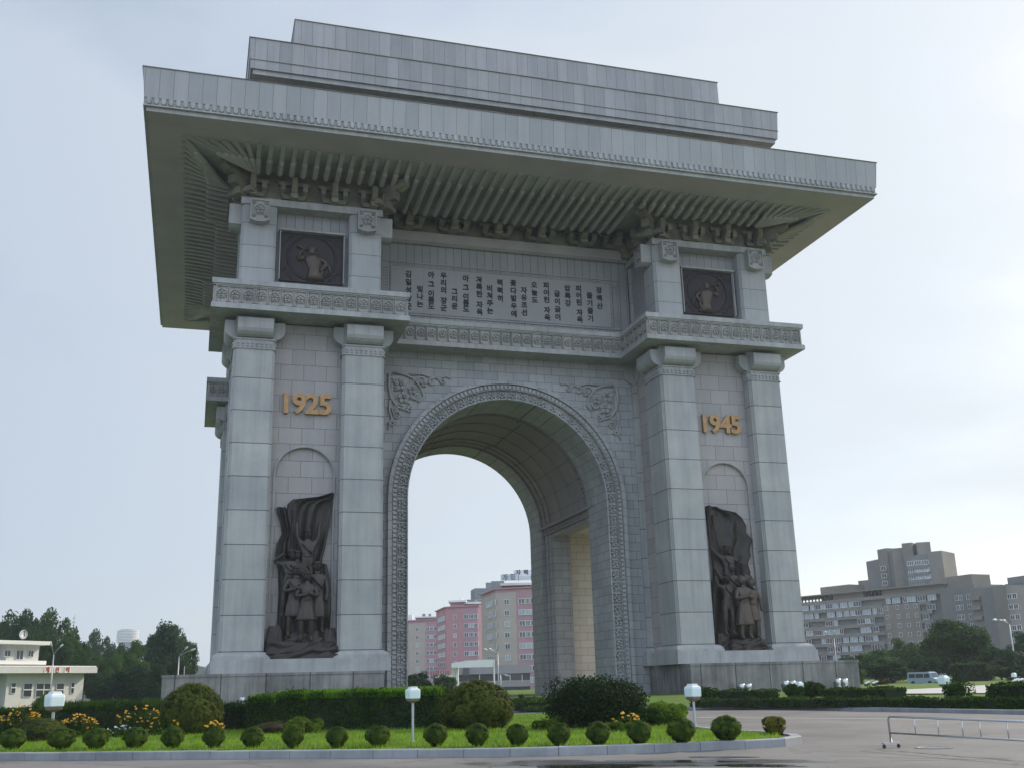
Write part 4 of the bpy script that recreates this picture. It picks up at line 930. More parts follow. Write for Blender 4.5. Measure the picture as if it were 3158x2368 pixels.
def shrub(u, d, wD, vtop, m_, label, n=9000, size=.06, seed=1, name='shrub', cat='shrub', blobs=14, z=-.33, spread=1.0, group=None, stems=6, flat=1.0):
    base = GD(u, d, z); w_ = wD*k_*d/FPX; h_ = at(u*k_, vtop*k_, d).z - z; o = thing(name, label, cat, base, 0, group); r_ = np.random.default_rng(seed)
    P_ = []; NR = []
    for i in range(blobs):
        a_ = 2*PI*i/blobs*2.4 + r_.uniform(-.4, .4); rr = w_/2 * math.sqrt((i+.5)/blobs) * .80; cz = h_*(.30 + .48*r_.random()) * (1 - .35*(rr/(w_/2))**2)
        br = min(h_*.40, w_*.24) * r_.uniform(.7, 1.15); c = np.array([rr*math.cos(a_), rr*math.sin(a_)*.8, min(cz, h_-br*.8)]); m = n//blobs
        v = sphere_pts(m, seed*31+i); rad = br*(1 - .35*r_.random(m)**2 + r_.normal(0, .06, m)); P_.append(c + v*rad[:, None]*np.array([1, 1, flat])); NR.append(v)
    P_ = np.concatenate(P_); NR = np.concatenate(NR); P_[:, 2] = np.maximum(P_[:, 2], .02); P_[:, 2] *= h_ / P_[:, 2].max()
    tris_object('foliage', leaves(P_, NR*.8, size, seed, .9), m_, o)
    st = MB()
    for i in range(stems):
        a_ = 2*PI*i/stems; st.tube([(.03*math.cos(a_), .03*math.sin(a_), -.02), (w_*.12*math.cos(a_), w_*.12*math.sin(a_), h_*.35), (w_*.26*math.cos(a_), w_*.24*math.sin(a_), h_*.62)], [.03, .02, .01], 5)
    st.build('stem', bark, o); return o
shrub(1287, 35.0, 215, 1450, L_dark, 'very dark spreading yew with ragged top in front of the right jamb of the arch', 30000, .055, 70, 'spreading_yew', blobs=44)
shrub(1440, 35.5, 92, 1513, L_lime, 'bright lime green shrub right of the dark yew', 7000, .06, 71, 'lime_shrub')
shrub(1385, 34.5, 95, 1527, L_hedge, 'dull green shrub between the dark yew and the lime green shrub', 5000, .055, 72)
shrub(1340, 31.5, 90, 1558, L_box, 'low sprawling plant at the foot of the dark yew', 3000, .05, 73, 'low_plant')
shrub(650, 36.5, 100, 1546, L_box, 'small mixed shrub at the foot of the tall hedge, with a reddish side', 3500, .05, 74)
shrub(1175, 34, 60, 1552, L_box, 'low plant on the lawn left of the dark yew', 1500, .05, 75, 'low_plant')
# flowers
m_or = mat('orange_petals', (0.75, 0.30, 0.02), .6, 0, .15, 20, var_col=(0.85, 0.5, 0.03)); m_wh = plain('white_petals', (.6, .6, .62), .6)
def flowers(u, d, wD, vtop, n, label, m_=None, seed=1, z=-.33, nm='flower_clump', vlo=None):
    base = GD(u, d, z); w_ = wD*k_*d/FPX; h_ = at(u*k_, vtop*k_, d).z - z; lo = h_*.35; r_ = np.random.default_rng(seed); o = thing(nm, label, 'flowers', base)
    m = n * 26; P_ = np.c_[r_.uniform(-w_/2, w_/2, m), r_.uniform(-.35, .35, m), r_.random(m)*h_*.85]; P_[:, 2] *= 1 - .5*np.abs(P_[:, 0])/(w_/2+1e-6)
    tris_object('foliage', leaves(P_, np.zeros_like(P_), .055, seed), L_hedge, o)
    F = MB(); S = MB()
    for i in range(n):
        x = r_.uniform(-w_/2, w_/2); y = r_.uniform(-.4, .2); zz = lo + (h_-lo)*r_.random()**.7 * (1 - .55*abs(x)/(w_/2+1e-6)); tilt = Matrix.Translation((x, y, zz)) @ Matrix.Rotation(r_.uniform(-.7, .7), 4, 'Z') @ Matrix.Rotation(r_.uniform(.1, 1.3), 4, 'X')
        R_ = r_.uniform(.03, .05); pt = MB()
        for k in range(7): a_ = k*2*PI/7; pt.poly([(0, 0, 0), (R_*math.cos(a_-.25), R_*math.sin(a_-.25), .01), (R_*1.15*math.cos(a_), R_*1.15*math.sin(a_), -.01), (R_*math.cos(a_+.25), R_*math.sin(a_+.25), .01)])
        F.add(pt, tilt); S.tube([(x*.8, y*.8, 0), (x, y, zz-.01)], .006, 4)
    F.build('blossom', m_ or m_or, o); S.build('stem', L_box, o); return o
flowers(38, 38, 85, 1515, 60, 'tall orange flowers at the far left edge of the garden', seed=1)
flowers(168, 39, 78, 1538, 60, 'orange flowers around the foot of the leftmost garden lamp', seed=2)
flowers(300, 39.5, 95, 1516, 46, 'tall orange flowers standing alone in front of the ragged hedge', seed=3)
flowers(352, 38, 60, 1545, 10, 'few yellow flowers left of the big dome bush', seed=4)
flowers(463, 36, 42, 1551, 26, 'small tuft of yellow flowers right of the big dome bush', seed=5)
flowers(1355, 32.5, 55, 1535, 34, 'yellow flowers beside the dark spreading yew', seed=6)
flowers(255, 37.5, 110, 1565, 34, 'low white flowers in the shade of the ragged hedge', m_wh, seed=7)

# ------------------------------------------------------------------ far garden: hedges, shrubs, floodlights
def FG(u, d): return GD(u, d, 0)
hedge(FG(1500, 58.5), FG(1700, 54.5), .9, -.36, .42, L_hedge, 'low clipped hedge along the far kerb, left stretch', seed=30, size=.08, rough=.02, dens=500)
hedge(FG(1700, 54.4), FG(2260, 41), .9, -.36, .42, L_hedge, 'low clipped hedge along the far kerb, long right stretch', seed=31, size=.08, rough=.02, dens=500)
hedge(FG(1566, 59.5), FG(1664, 57), 1.6, -.33, .80, L_hedge, 'taller clipped hedge block in front of the right plinth', seed=32, size=.08, rough=.02)
hedge(FG(1800, 55.5), FG(1938, 52), 1.6, -.33, .78, L_hedge, 'taller clipped hedge block right of the plinth, left of the pale path', seed=33, size=.08, rough=.02)
hedge(FG(2166, 44.5), FG(2290, 42), 1.8, -.33, .92, L_hedge, 'tall clipped hedge block at the right edge of the photo', seed=34, size=.08, rough=.02)
hedge(FG(1112, 62), FG(1192, 61), 2.0, -.33, .62, L_hedge, 'clipped hedge seen through the archway, behind the sunny lawn', (300, .08), seed=35, size=.08, rough=.02)
hedge(FG(1140, 55), FG(1196, 54.6), 1.0, -.36, .30, L_hedge, 'second lower hedge in front of the one seen through the archway', seed=36, size=.08, rough=.02)
hedge(FG(1740, 150), FG(1848, 150), 3, 0, 1.7, L_hedge, 'far hedge behind the two black floodlights', seed=37, size=.25)
hedge(FG(2062, 140), FG(2138, 138), 3, 0, 2.2, L_hedge, 'far tall hedge right of the minibus', seed=38, size=.25)
shrub(1525, 60, 72, 1481, L_hedge, 'open shrub left of the first floodlight pair, by the plinth', 3500, .08, 80, z=-.2)
shrub(1718, 60, 42, 1476, L_hedge, 'rounded shrub in front of the middle floodlights', 3500, .09, 81, z=-.2)
shrub(1758, 61, 50, 1471, L_hedge, 'darker shrub right of the middle floodlights', 3500, .09, 82, z=-.2)
shrub(2072, 47, 64, 1466, L_hedge, 'sparse shrub with bare twigs in front of the pale path', 1500, .07, 83, z=-.2, stems=10)
shrub(1905, 126, 34, 1468, L_rust, 'reddish low bush beside the minibus', 900, .2, 84, z=0)
steel = plain('brushed_steel', (.52, .53, .54), .32, .9); dsteel = plain('dark_steel', (.05, .052, .055), .45, .6); wht = mat('white_paint', (.62, .64, .66), .45, 0, .06, 6); galv = mat('galvanised_steel', (.42, .44, .46), .45, .5, .12, 10)
def flood_pair(u1, u2, vtop, vbot, label, d=76):
    for i, u in enumerate((u1, u2)):
        c = ground(u, d, -.05); top = at(u, vtop, d).z; o = thing('floodlight', label[i], 'floodlight', (c.x, c.y, -.05), rnd.uniform(-.2, .1), 'silver floodlights in pairs below the plinth'); h_ = top + .05
        b1 = MB(); b1.loops([[(r*math.cos(2*PI*j/14), r*math.sin(2*PI*j/14) + y, z) for j in range(14)] for r, z, y in ((.12, h_*.30, -.05), (.17, h_*.42, -.04), (.13, h_*.55, 0), (.20, h_*.62, .02), (.22, h_*.95, .10), (.19, h_, .12))]); b1.build('lamp_housing', steel, o, True)
        b2 = MB(); b2.box(-.05, .05, -.04, .04, -.05, h_*.3); b2.box(-.22, .22, -.12, .12, -.03, .03); b2.build('stand', dsteel, o)
        b3 = MB(); b3.bar((-.26, -.02, h_*.2), (-.34, .05, h_*.75), .10, .16); b3.build('ballast_box', dsteel, o)
flood_pair(2291, 2312, 2107, 2131, ['silver floodlight, left one of the pair nearest the archway', 'silver floodlight, right one of the pair nearest the archway'], 74)
flood_pair(2428, 2449, 2098, 2128, ['silver floodlight left of the middle shrubs', 'silver floodlight half hidden by the middle shrubs'], 74)
flood_pair(2590, 2611, 2091, 2121, ['silver floodlight, left one of the pair at the right end of the plinth', 'silver floodlight, right one of the pair at the right end of the plinth'], 74)
flood_pair(746, 774, 2148, 2178, ['silver floodlight peeping over the ragged shrub, left one', 'silver floodlight peeping over the ragged shrub, right one'], 72)
for i, (u, v) in enumerate(((2676, 2101), (2700, 2100), (3135, 2092), (3149, 2092))):
    d = 95 if i < 2 else 90; c = ground(u, d, 0); o = thing('black_floodlight', ['black box floodlight with white glass, left one beyond the plinth', 'black box floodlight with white glass, right one beyond the plinth', 'black box floodlight at the far right, left one', 'black box floodlight at the far right, right one'][i], 'floodlight', (c.x, c.y, 0), 0, 'black box floodlights on the far lawn'); h_ = at(u, v, d).z
    b1 = MB(); b1.bar((-.28, 0, h_-.16), (.28, 0, h_+.02), .3, .09); b1.build('lamp_glass', wht, o); b2 = MB(); b2.bar((-.2, .06, h_-.3), (.2, .06, h_-.14), .28, .16); b2.build('lamp_housing', dsteel, o); b3 = MB(); b3.box(-.04, .04, -.04, .04, 0, h_-.25); b3.box(.16, .22, -.03, .03, 0, h_-.2); b3.build('stand', dsteel, o)
c = ground(2401, 60, -.2); o = thing('dome_lamp', 'small white dome light lying on the far lawn in front of the plinth', 'lamp', (c.x, c.y, -.25)); mb = MB()
zt = at(2401, 2149, 60).z + .25; mb.loops([[(.30*math.cos(a_)*math.cos(2*PI*j/14), .30*math.cos(a_)*math.sin(2*PI*j/14), zt - .22 + .22*math.sin(a_)) for j in range(14)] for a_ in np.linspace(0, 1.5, 6)]); mb.build('dome', wht, o, True); mb = MB(); mb.tube([(0, 0, 0), (0, 0, zt-.2)], .12, 8); mb.build('stand', dsteel, o)

# ------------------------------------------------------------------ garden lamps
glass = bpy.data.materials.new('milk_glass'); glass.use_nodes = True; gb_ = glass.node_tree.nodes['Principled BSDF']; gb_.inputs['Base Color'].default_value = (.66, .76, .78, 1); gb_.inputs['Roughness'].default_value = .25; gb_.inputs['Subsurface Weight'].default_value = .25; gb_.inputs['Subsurface Radius'].default_value = (.1, .1, .1)
def garden_lamp(u, d, vtop, wpx, label, z=-.33, rz=.3, hh=1.0, post=True):
    b_ = ground(u, d, z); H_ = at(u, vtop, d).z - z; w_ = wpx*d/FPX/2; o = thing('garden_lamp', label, 'lamp', b_, rz, 'white box lamps standing in the gardens')
    bh = w_*2*.72*hh; z1 = H_ - w_*.45; z0 = z1 - bh
    def oct_(r, z, c=.17): q = r*(1-c); return [(-q, -r, z), (q, -r, z), (r, -q, z), (r, q, z), (q, r, z), (-q, r, z), (-r, q, z), (-r, -q, z)]
    mb = MB(); mb.loops([oct_(w_*.88, z0), oct_(w_*.95, z0+bh*.06), oct_(w_*.98, z0+bh*.8), oct_(w_*.93, z1)]); mb.build('lamp_shade', glass, o)
    mb = MB(); mb.loops([oct_(w_*.93, z1), oct_(w_*.66, z1+w_*.18), oct_(w_*.62, H_-w_*.05), oct_(w_*.5, H_)]); mb.build('cap', wht, o)
    mb = MB(); mb.loops([oct_(w_*.35, z0-w_*.62), oct_(w_*.8, z0-w_*.35), oct_(w_*.86, z0)]); mb.build('lamp_holder', mat('brown_holder', (.20, .15, .12), .5, .2), o)
    mb = MB(); mb.tube([(0, 0, -.03), (0, 0, z0-w_*.5)], w_*.20, 10); mb.build('post', galv, o)
    mb = MB(); mb.tube([(0, 0, -.03), (0, 0, .06)], w_*.42, 10); mb.build('foot', galv, o); return o
garden_lamp(158, 40, 2131, 48, 'white box lamp on a post among the orange flowers, leftmost and largest', rz=.55)
garden_lamp(1273, 28.2, 2116, 38, 'white box lamp on a slim post in front of the tall green hedge', rz=.25)
garden_lamp(2144, 33.5, 2107, 41, 'white box lamp in front of the right plinth, beside the lime green shrub', rz=.3)
garden_lamp(2918, 52, 2080, 29, 'white box lamp on the far lawn in front of the minibus', z=-.1, rz=.3)
garden_lamp(2467, 72, 2100, 22, 'white box lamp behind the middle shrubs by the plinth', z=-.05)
garden_lamp(3131, 96, 2073, 13, 'tiny white box lamp far off at the right edge', z=0)

# ------------------------------------------------------------------ steel barrier
bar_ = thing('crowd_barrier', 'long low steel crowd barrier on castors standing on the road at right', 'barrier', ground(2750, 23.7, -.5))
A0 = ground(2750, 23.7, -.5); A1 = ground(3158, 19.9, -.5); dirv = (A1 - A0); Lx = dirv.length; dirv.normalize(); bar_.rotation_euler = (0, 0, math.atan2(dirv.y, dirv.x))
zt = at(2738, 2210, 23.7).z + .5; zl = at(2743, 2259, 23.7).z + .5; ext = Lx * 1.35
mb = MB(); mb.tube([(0, 0, .10), (0, 0, zt-.05), (.05, 0, zt), (ext, 0, zt)], .024, 10); mb.tube([(ext, 0, zt), (ext, 0, .10)], .024, 10); mb.build('top_rail', steel, bar_, True)
mb = MB(); mb.tube([(0, 0, zl), (ext, 0, zl)], .022, 10); mb.build('lower_rail', steel, bar_, True)
for u in (1240, 1455, 1680, 1845, 2100, 2390, 2640):
    x = (u - 1000) / (2212 - 1000); dd = 1/((1-x)/23.7 + x/19.9); s_ = (ground(2750 + 408*x, dd, -.5) - A0).length
    if s_ < ext: mb = MB(); mb.tube([(s_, 0, zl), (s_, 0, zt)], .013, 7); mb.build('baluster', steel, bar_, True)
for s_ in (0, ext):
    mb = MB(); mb.box(s_-.03, s_+.03, -.22, .22, .09, .13); f_ = mb.build('foot', steel, bar_)
    for y in (-.19, .19): mb = MB(); mb.tube([(s_-.015, y, .04), (s_+.015, y, .04)], .04, 12); mb.box(s_-.02, s_+.02, y-.012, y+.012, .04, .10); mb.build('castor', dsteel, f_)

# ------------------------------------------------------------------ street lights
def street_light(u, d, vtop, heads, label, r=.09, z=-.4):
    b_ = ground(u, d, z); H_ = at(u, vtop, d).z - z; o = thing('street_light', label, 'street light', b_, 0, 'street lights'); 
    mb = MB(); mb.tube([(0, 0, -.1), (0, 0, H_*.4), (0, 0, H_)], [r*1.3, r, r*.6], 8); mb.build('pole', galv, o, True)
    for (uu, vv) in heads:
        e = at(uu, vv, d) - b_; s_ = Vector((0, 0, H_)); mid = s_.lerp(e, .5) + Vector((0, 0, .25 * abs(e.x) * .3)); dv = (e - mid).normalized()
        mb = MB(); mb.tube([s_, mid, e - dv*.3], r*.45, 6); a_ = mb.build('arm', galv, o, True)
        mb = MB(); mb.tube([e - dv*.5, e - dv*.2, e + dv*.35, e + dv*.45], [r*.5, r*1.4, r*1.2, r*.3], 8); mb.build('lamp_head', wht, o, True)
street_light(150, 128, 2014, [(190, 1990), (158, 1986)], 'grey street light with two arms in front of the clock building')
street_light(543, 130, 2022, [(596, 2002), (575, 1997)], 'grey street light with curved arms left of the arch')
street_light(1538, 170, 2013, [(1497, 2001), (1511, 1999)], 'double street light seen through the archway in front of the canopy')
street_light(1545, 150, 2078, [(1563, 2081)], 'short street light with one arm beside the tall one in the archway')
street_light(2587, 185, 1966, [(2547, 1948), (2571, 1946)], 'street light in front of the grey apartment block, beside the arch')
street_light(3140, 150, 1921, [(3068, 1910), (3097, 1912)], 'tall leaning street light at the right edge of the photo', r=.13)
def simple_pole(u, d, vtop, label, r=.06): b_ = ground(u, d, -.4); mb = MB(); mb.tube([(0, 0, 0), (0, 0, at(u, vtop, d).z + .4)], r, 6); o = mb.build('pole', galv); o.location = b_; tag(o, label, 'pole'); return o
simple_pole(562, 130, 2052, 'short white pole right of the left street light'); simple_pole(626, 150, 2052, 'thin white pole close to the left side of the arch')
simple_pole(1523, 168, 2030, 'thin pole left of the double street light in the archway')

# ------------------------------------------------------------------ trees
def tree_proto(seed, kind):
    r_ = np.random.default_rng(seed); P_ = []; NR = []; n = 15000; nb = 70
    for i in range(nb):
        if kind == 'poplar':
            a_, t_ = r_.uniform(0, 2*PI), r_.random(); rr = .30 * (1 - abs(t_-.45)*1.1) * math.sqrt(r_.random()); c = np.array([rr*math.cos(a_), rr*math.sin(a_), .10 + .82*t_]); br = r_.uniform(.06, .10); st = 2.0
        elif kind == 'round':
            v = r_.normal(0, 1, 3); v /= np.linalg.norm(v); rr = r_.random()**.4; c = np.array([v[0]*.36*rr, v[1]*.36*rr, .52 + v[2]*.40*rr]); br = r_.uniform(.08, .13); st = .9
        else:
            v = r_.normal(0, 1, 3); v /= np.linalg.norm(v); rr = r_.random()**.35; c = np.array([v[0]*.42*rr, v[1]*.42*rr, .52 + v[2]*.40*rr + .06*math.sin(v[0]*5+seed)]); br = r_.uniform(.07, .14); st = .75
        m = n//nb; v = sphere_pts(m, seed*77+i); rad = br*(.25 + .85*r_.random(m)**.5); P_.append(c + v*rad[:, None]*np.array([1, 1, st])); NR.append(v)
    P_ = np.concatenate(P_); NR = np.concatenate(NR); P_[:, 2] = np.clip(P_[:, 2], .05, None); P_[:, 2] /= P_[:, 2].max(); return leaves(P_, NR*.5, .021 if kind != 'poplar' else .018, seed, 1.0, .6)
def mesh_of(V): o = tris_object('crown', V, None); me = o.data; bpy.data.objects.remove(o); return me
TP = {k: [mesh_of(tree_proto(100 + 7*i + j, k)) for j in range(3 if k == 'broad' else 2)] for i, k in enumerate(('broad', 'round', 'poplar'))}
TMESH = {}
def tree(u, d, vtop, wD, kind, m_, label, name='broadleaf_tree', group=None, z=-.3, j=0):
    key = (kind, j % len(TP[kind]), m_.name)
    if key not in TMESH: me = TP[kind][key[1]].copy(); me.materials.clear(); me.materials.append(m_); TMESH[key] = me
    b_ = GD(u, d, z); H_ = at(u*k_, vtop*k_, d).z - z; W_ = wD*k_*d/FPX; wn = {'broad': .96, 'round': .86, 'poplar': .62}[kind]
    o = thing(name, label, 'tree', b_, (j*1.7) % 6.28, group); c = bpy.data.objects.new('crown', TMESH[key]); COL.objects.link(c); c.parent = o; c.scale = (W_/wn, W_/wn, H_)
    tr = MB(); r = max(.12, H_*.02); tr.tube([(0, 0, -.3), (.03*H_*.3, 0, H_*.3), (0, .02*H_, H_*.6), (0, 0, H_*.85)], [r*1.3, r, r*.6, r*.15], 8)
    for i in range(6): a_ = i*2.4; tr.tube([(0, 0, H_*(.28+.07*i)), (W_*.2*math.cos(a_), W_*.2*math.sin(a_), H_*(.42+.07*i)), (W_*.36*math.cos(a_), W_*.36*math.sin(a_), H_*(.52+.065*i))], [r*.5, r*.3, r*.1], 5)
    tr.build('trunk', bark, o); return o
gl_ = 'trees behind the clock building'
for a_ in [(-25, 190, 1322, 130, 'broad', L_tree, 'broad tree at the far left behind the white clock building', 0), (45, 186, 1309, 125, 'broad', L_tree2, 'tall dark tree straight behind the clock', 1), (105, 178, 1306, 110, 'broad', L_tree, 'tall tree with gaps in its crown, right of the clock', 2), (20, 165, 1350, 130, 'broad', L_tree2, 'lower dark tree just above the white roof', 0), (140, 172, 1362, 100, 'broad', L_tree, 'mid height tree between the clock building and the small spiky tree', 1),
           (205, 235, 1354, 80, 'broad', L_tree2, 'bluish spiky topped tree left of the far round hotel', 2), (175, 160, 1398, 95, 'round', L_tree, 'dull green tree right of the clock building roof', 0), (228, 160, 1408, 85, 'broad', L_tree3, 'brighter green tree below the small spiky tree', 0), (285, 172, 1380, 82, 'round', L_tree3, 'rounded fresh green tree in front of the far round hotel', 1), (262, 182, 1386, 70, 'broad', L_tree, 'tree crown closing the gap below the far round hotel', 2), (350, 185, 1334, 104, 'poplar', L_tree2, 'tall dark pointed tree left of the arch', 0), (392, 190, 1366, 64, 'broad', L_tree, 'tree leaning out at the right of the tall pointed tree', 1),
           (325, 190, 1366, 60, 'poplar', L_tree2, 'narrow pointed tree joined to the left of the tall pointed one', 1), (255, 150, 1440, 60, 'poplar', L_tree2, 'narrow dark cypress behind the street, left of three', 0), (295, 150, 1430, 60, 'poplar', L_tree2, 'narrow dark cypress behind the street, middle of three', 1), (335, 148, 1432, 60, 'poplar', L_tree2, 'narrow dark cypress behind the street, right of three', 0), (215, 148, 1452, 70, 'broad', L_tree2, 'low dark tree beside the clock building wall', 2), (375, 155, 1420, 80, 'broad', L_tree2, 'low dark tree behind the left end of the plinth', 0)]:
    tree(a_[0], a_[1], a_[2], a_[3], a_[4], a_[5], a_[6], group=gl_, j=a_[7])
gr_ = 'trees in front of the grey apartment block'
for a_ in [(1855, 165, 1408, 90, 'broad', L_tree, 'small tree right of the plinth, leftmost in front of the grey block', 0), (1905, 160, 1400, 90, 'round', L_tree3, 'fresh green tree in front of the grey block, second from the arch', 1), (1965, 175, 1375, 100, 'broad', L_tree, 'mid green tree left of the biggest round tree', 2), (2082, 158, 1332, 160, 'round', L_tree, 'biggest round tree at right in front of the grey block', 0), (2165, 150, 1395, 95, 'broad', L_tree2, 'dark tree behind the tall street light at right', 1), (2235, 165, 1360, 110, 'broad', L_tree2, 'dark tree cut off by the right edge', 2), (1845, 138, 1440, 70, 'broad', L_tree3, 'low bushy tree right of the plinth', 1), (1925, 140, 1425, 110, 'broad', L_tree2, 'low dark tree behind the minibus', 0), (2000, 150, 1415, 90, 'broad', L_tree2, 'low tree between the minibus and the big round tree', 1), (2120, 140, 1425, 90, 'broad', L_tree2, 'low dark tree behind the far tall hedge', 2), (2190, 135, 1435, 90, 'broad', L_tree2, 'low dark tree at the right edge behind the street light', 0)]:
    tree(a_[0], a_[1], a_[2], a_[3], a_[4], a_[5], a_[6], group=gr_, j=a_[7])
tree(905, 150, 1447, 60, 'broad', L_tree2, 'low tree seen through the archway at left, below the pink houses', j=0); tree(960, 152, 1455, 60, 'broad', L_tree, 'small tree seen through the archway beside the canopy', j=1); tree(880, 140, 1452, 50, 'broad', L_tree2, 'dark tree behind the left jamb of the archway', j=2)
hl = MB(); r_ = random.Random(2)
hp = [GD(u, 900, 0) for u in range(-300, 640, 30)]
L1 = [[(p.x, p.y, -2) for p in hp], [(p.x, p.y, at((-300+30*i)*k_, (1446 - 22*math.sin(.4 + i*.11)**2 - 4*math.sin(i*.9) - max(0, 3-abs(i-24)) * 3)*k_, 900).z) for i, p in enumerate(hp)], [(p.x + 60, p.y + 260, -2) for p in hp]]
hl.loops(L1, False, False); struct(hl.build('hills', mat('wooded_hill', (.03, .06, .035), .95, 0, .3, .02), None, True))
lw2 = []; r_ = random.Random(8)
for i in range(121):
    a_ = PI * (-.15 + 1.3 * i / 120); h_ = 7 + 3*math.sin(i*.37) + 2*math.sin(i*.91 + 1) + r_.uniform(-.8, .8); c_, s_ = math.cos(a_), math.sin(a_)
    lw2.append([(CAM.x + 760*c_, CAM.y + 760*s_, -.6), (CAM.x + 762*c_, CAM.y + 762*s_, h_*.8), (CAM.x + 775*c_, CAM.y + 775*s_, h_), (CAM.x + 820*c_, CAM.y + 820*s_, -.6)])
mb = MB(); mb.loops(lw2, False, False); struct(mb.build('hills', bpy.data.materials['wooded_hill'], None, True))
#=====PART3=====
# ------------------------------------------------------------------ bronze sculpture groups in the niches
def skin_mesh(V, E_, R, sub=1):
    me = bpy.data.meshes.new('figure'); me.from_pydata(V, E_, []); o = bpy.data.objects.new('figure', me); COL.objects.link(o)
    mo = o.modifiers.new('s', 'SKIN'); mo.use_smooth_shade = True
    for i, r in enumerate(R):
        sv = me.skin_vertices[0].data[i]; sv.radius = (r, r) if not isinstance(r, tuple) else r; sv.use_root = (i == 0)
    o.modifiers.new('u', 'SUBSURF').levels = sub
    bpy.context.view_layer.update(); m2 = bpy.data.meshes.new_from_object(o.evaluated_get(bpy.context.evaluated_depsgraph_get()))
    vs = [tuple(v.co) for v in m2.vertices]; fs = [tuple(p.vertices) for p in m2.polygons]; bpy.data.objects.remove(o); bpy.data.meshes.remove(me); bpy.data.meshes.remove(m2); return vs, fs
def figure(parent, x, y, z, H, armL, armR, skirt=0, cap=True, lean=(0, 0), coat=0, gaze=0, legs=.06, mt='bronze4'):
    """standing figure, front towards -y; arms as elbow and hand offsets from the shoulder in units of H (x, y, z)"""
    lx, lz = lean; sh = (lx, -.01, .80)
    J = [(0, 0, .50), (lx*.5, 0, .62), (lx*.9, -.01, .73), (lx, 0, .82), (lx + gaze*.01, -.015, .875),
         (-legs, 0, .47), (-legs*1.1, -.02, .27), (-legs*1.2, .01, .05), (-legs*1.3, -.06, .015),
         (legs, 0, .47), (legs*1.1, -.02, .27), (legs*1.2, .01, .05), (legs*1.3, -.06, .015)]
    R = [.085, .075, .09, .042, .036, .062, .045, .032, .026, .062, .045, .032, .026]
    E_ = [(0,1),(1,2),(2,3),(3,4),(0,5),(5,6),(6,7),(7,8),(0,9),(9,10),(10,11),(11,12)]
    for s_, arm in ((-1, armL), (1, armR)):
        b = len(J); S = (lx + s_*.105, 0, .775); J += [S]; R += [.048]; E_ += [(2, b)]
        e = (S[0] + arm[0][0], S[1] + arm[0][1], S[2] + arm[0][2]); h = (S[0] + arm[1][0], S[1] + arm[1][1], S[2] + arm[1][2])
        f = tuple(h[i] + (h[i]-e[i])*.28 for i in range(3)); J += [e, h, f]; R += [.036, .026, .020]; E_ += [(b, b+1), (b+1, b+2), (b+2, b+3)]
    vs, fs = skin_mesh([(a*H, b*H, c*H) for a, b, c in J], E_, [r*H for r in R])
    mb = MB(); mb.v, mb.f = list(vs), list(fs); hc = (lx*H + gaze*.012*H, -.018*H, .925*H)
    mb.ball(hc, .062*H, 12, 9, (.82, .95, 1.15))
    mb.loops([[(hc[0]-.010*H, hc[1]-.056*H, hc[2]+.012*H), (hc[0]+.010*H, hc[1]-.056*H, hc[2]+.012*H), (hc[0]+.014*H, hc[1]-.056*H, hc[2]-.018*H), (hc[0]-.014*H, hc[1]-.056*H, hc[2]-.018*H)], [(hc[0], hc[1]-.060*H, hc[2]+.010*H)]*2 + [(hc[0]+.004*H, hc[1]-.080*H, hc[2]-.014*H), (hc[0]-.004*H, hc[1]-.080*H, hc[2]-.014*H)]])
    mb.ball((hc[0], hc[1]-.052*H, hc[2]-.035*H), .017*H, 8, 5, (1.2, .5, .35)); 
    for s_ in (-1, 1): mb.ball((hc[0]+s_*.022*H, hc[1]-.050*H, hc[2]+.010*H), .010*H, 6, 4, (1.2, .6, .7)); mb.ball((hc[0]+s_*.052*H, hc[1], hc[2]-.002*H), .014*H, 6, 4, (.5, .8, 1.2))
    if cap:
        mb.ball((hc[0], hc[1]+.004*H, hc[2]+.040*H), .060*H, 12, 6, (.95, 1.0, .62)); mb.loops([[(hc[0]+.05*H*math.cos(a_), hc[1]-.02*H-.062*H*math.sin(a_), hc[2]+.030*H) for a_ in np.linspace(0, PI, 9)], [(hc[0]+.05*H*math.cos(a_), hc[1]-.02*H-.058*H*math.sin(a_), hc[2]+.042*H) for a_ in np.linspace(0, PI, 9)]])
    else: mb.ball((hc[0], hc[1]+.018*H, hc[2]+.018*H), .066*H, 12, 7, (.95, .95, 1.05))
    if skirt or coat:
        bot = skirt or coat; n = 28; L_ = []
        for zz, rr, fl in ((.60, .085, 0), (.52, .10, .002), (.40, .122, .008), (bot + .02, .145 if skirt else .13, .016), (bot, .143 if skirt else .128, .016)):
            L_.append([((lx*max(0, (zz-.5)*3)*.3 + (rr + fl*math.cos(7*2*PI*j/n)) * math.cos(2*PI*j/n))*H, ((rr*.72 + fl*math.cos(7*2*PI*j/n)) * math.sin(2*PI*j/n))*H, zz*H) for j in range(n)])
        mb.loops(L_)
    mb.loops([[((.088 + d_)*H*math.cos(2*PI*j/16) + lx*.3*H, (.070+d_)*H*math.sin(2*PI*j/16), zz*H) for j in range(16)] for zz, d_ in ((.575, 0), (.577, .006), (.598, .006), (.600, 0))])
    if mt == 'bronze4' and not skirt: mb.loops([[((lx-.10)*H, -.085*H, .76*H), ((lx-.08)*H, -.10*H, .78*H), ((lx-.075)*H, -.08*H, .78*H)], [(.085*H, -.088*H, .585*H), (.10*H, -.10*H, .60*H), (.10*H, -.08*H, .60*H)]])   # strap
    # keep the figure a single surface block
    o = mb.build('figure', M[mt], parent, True); o.location = (x, y, z); return o
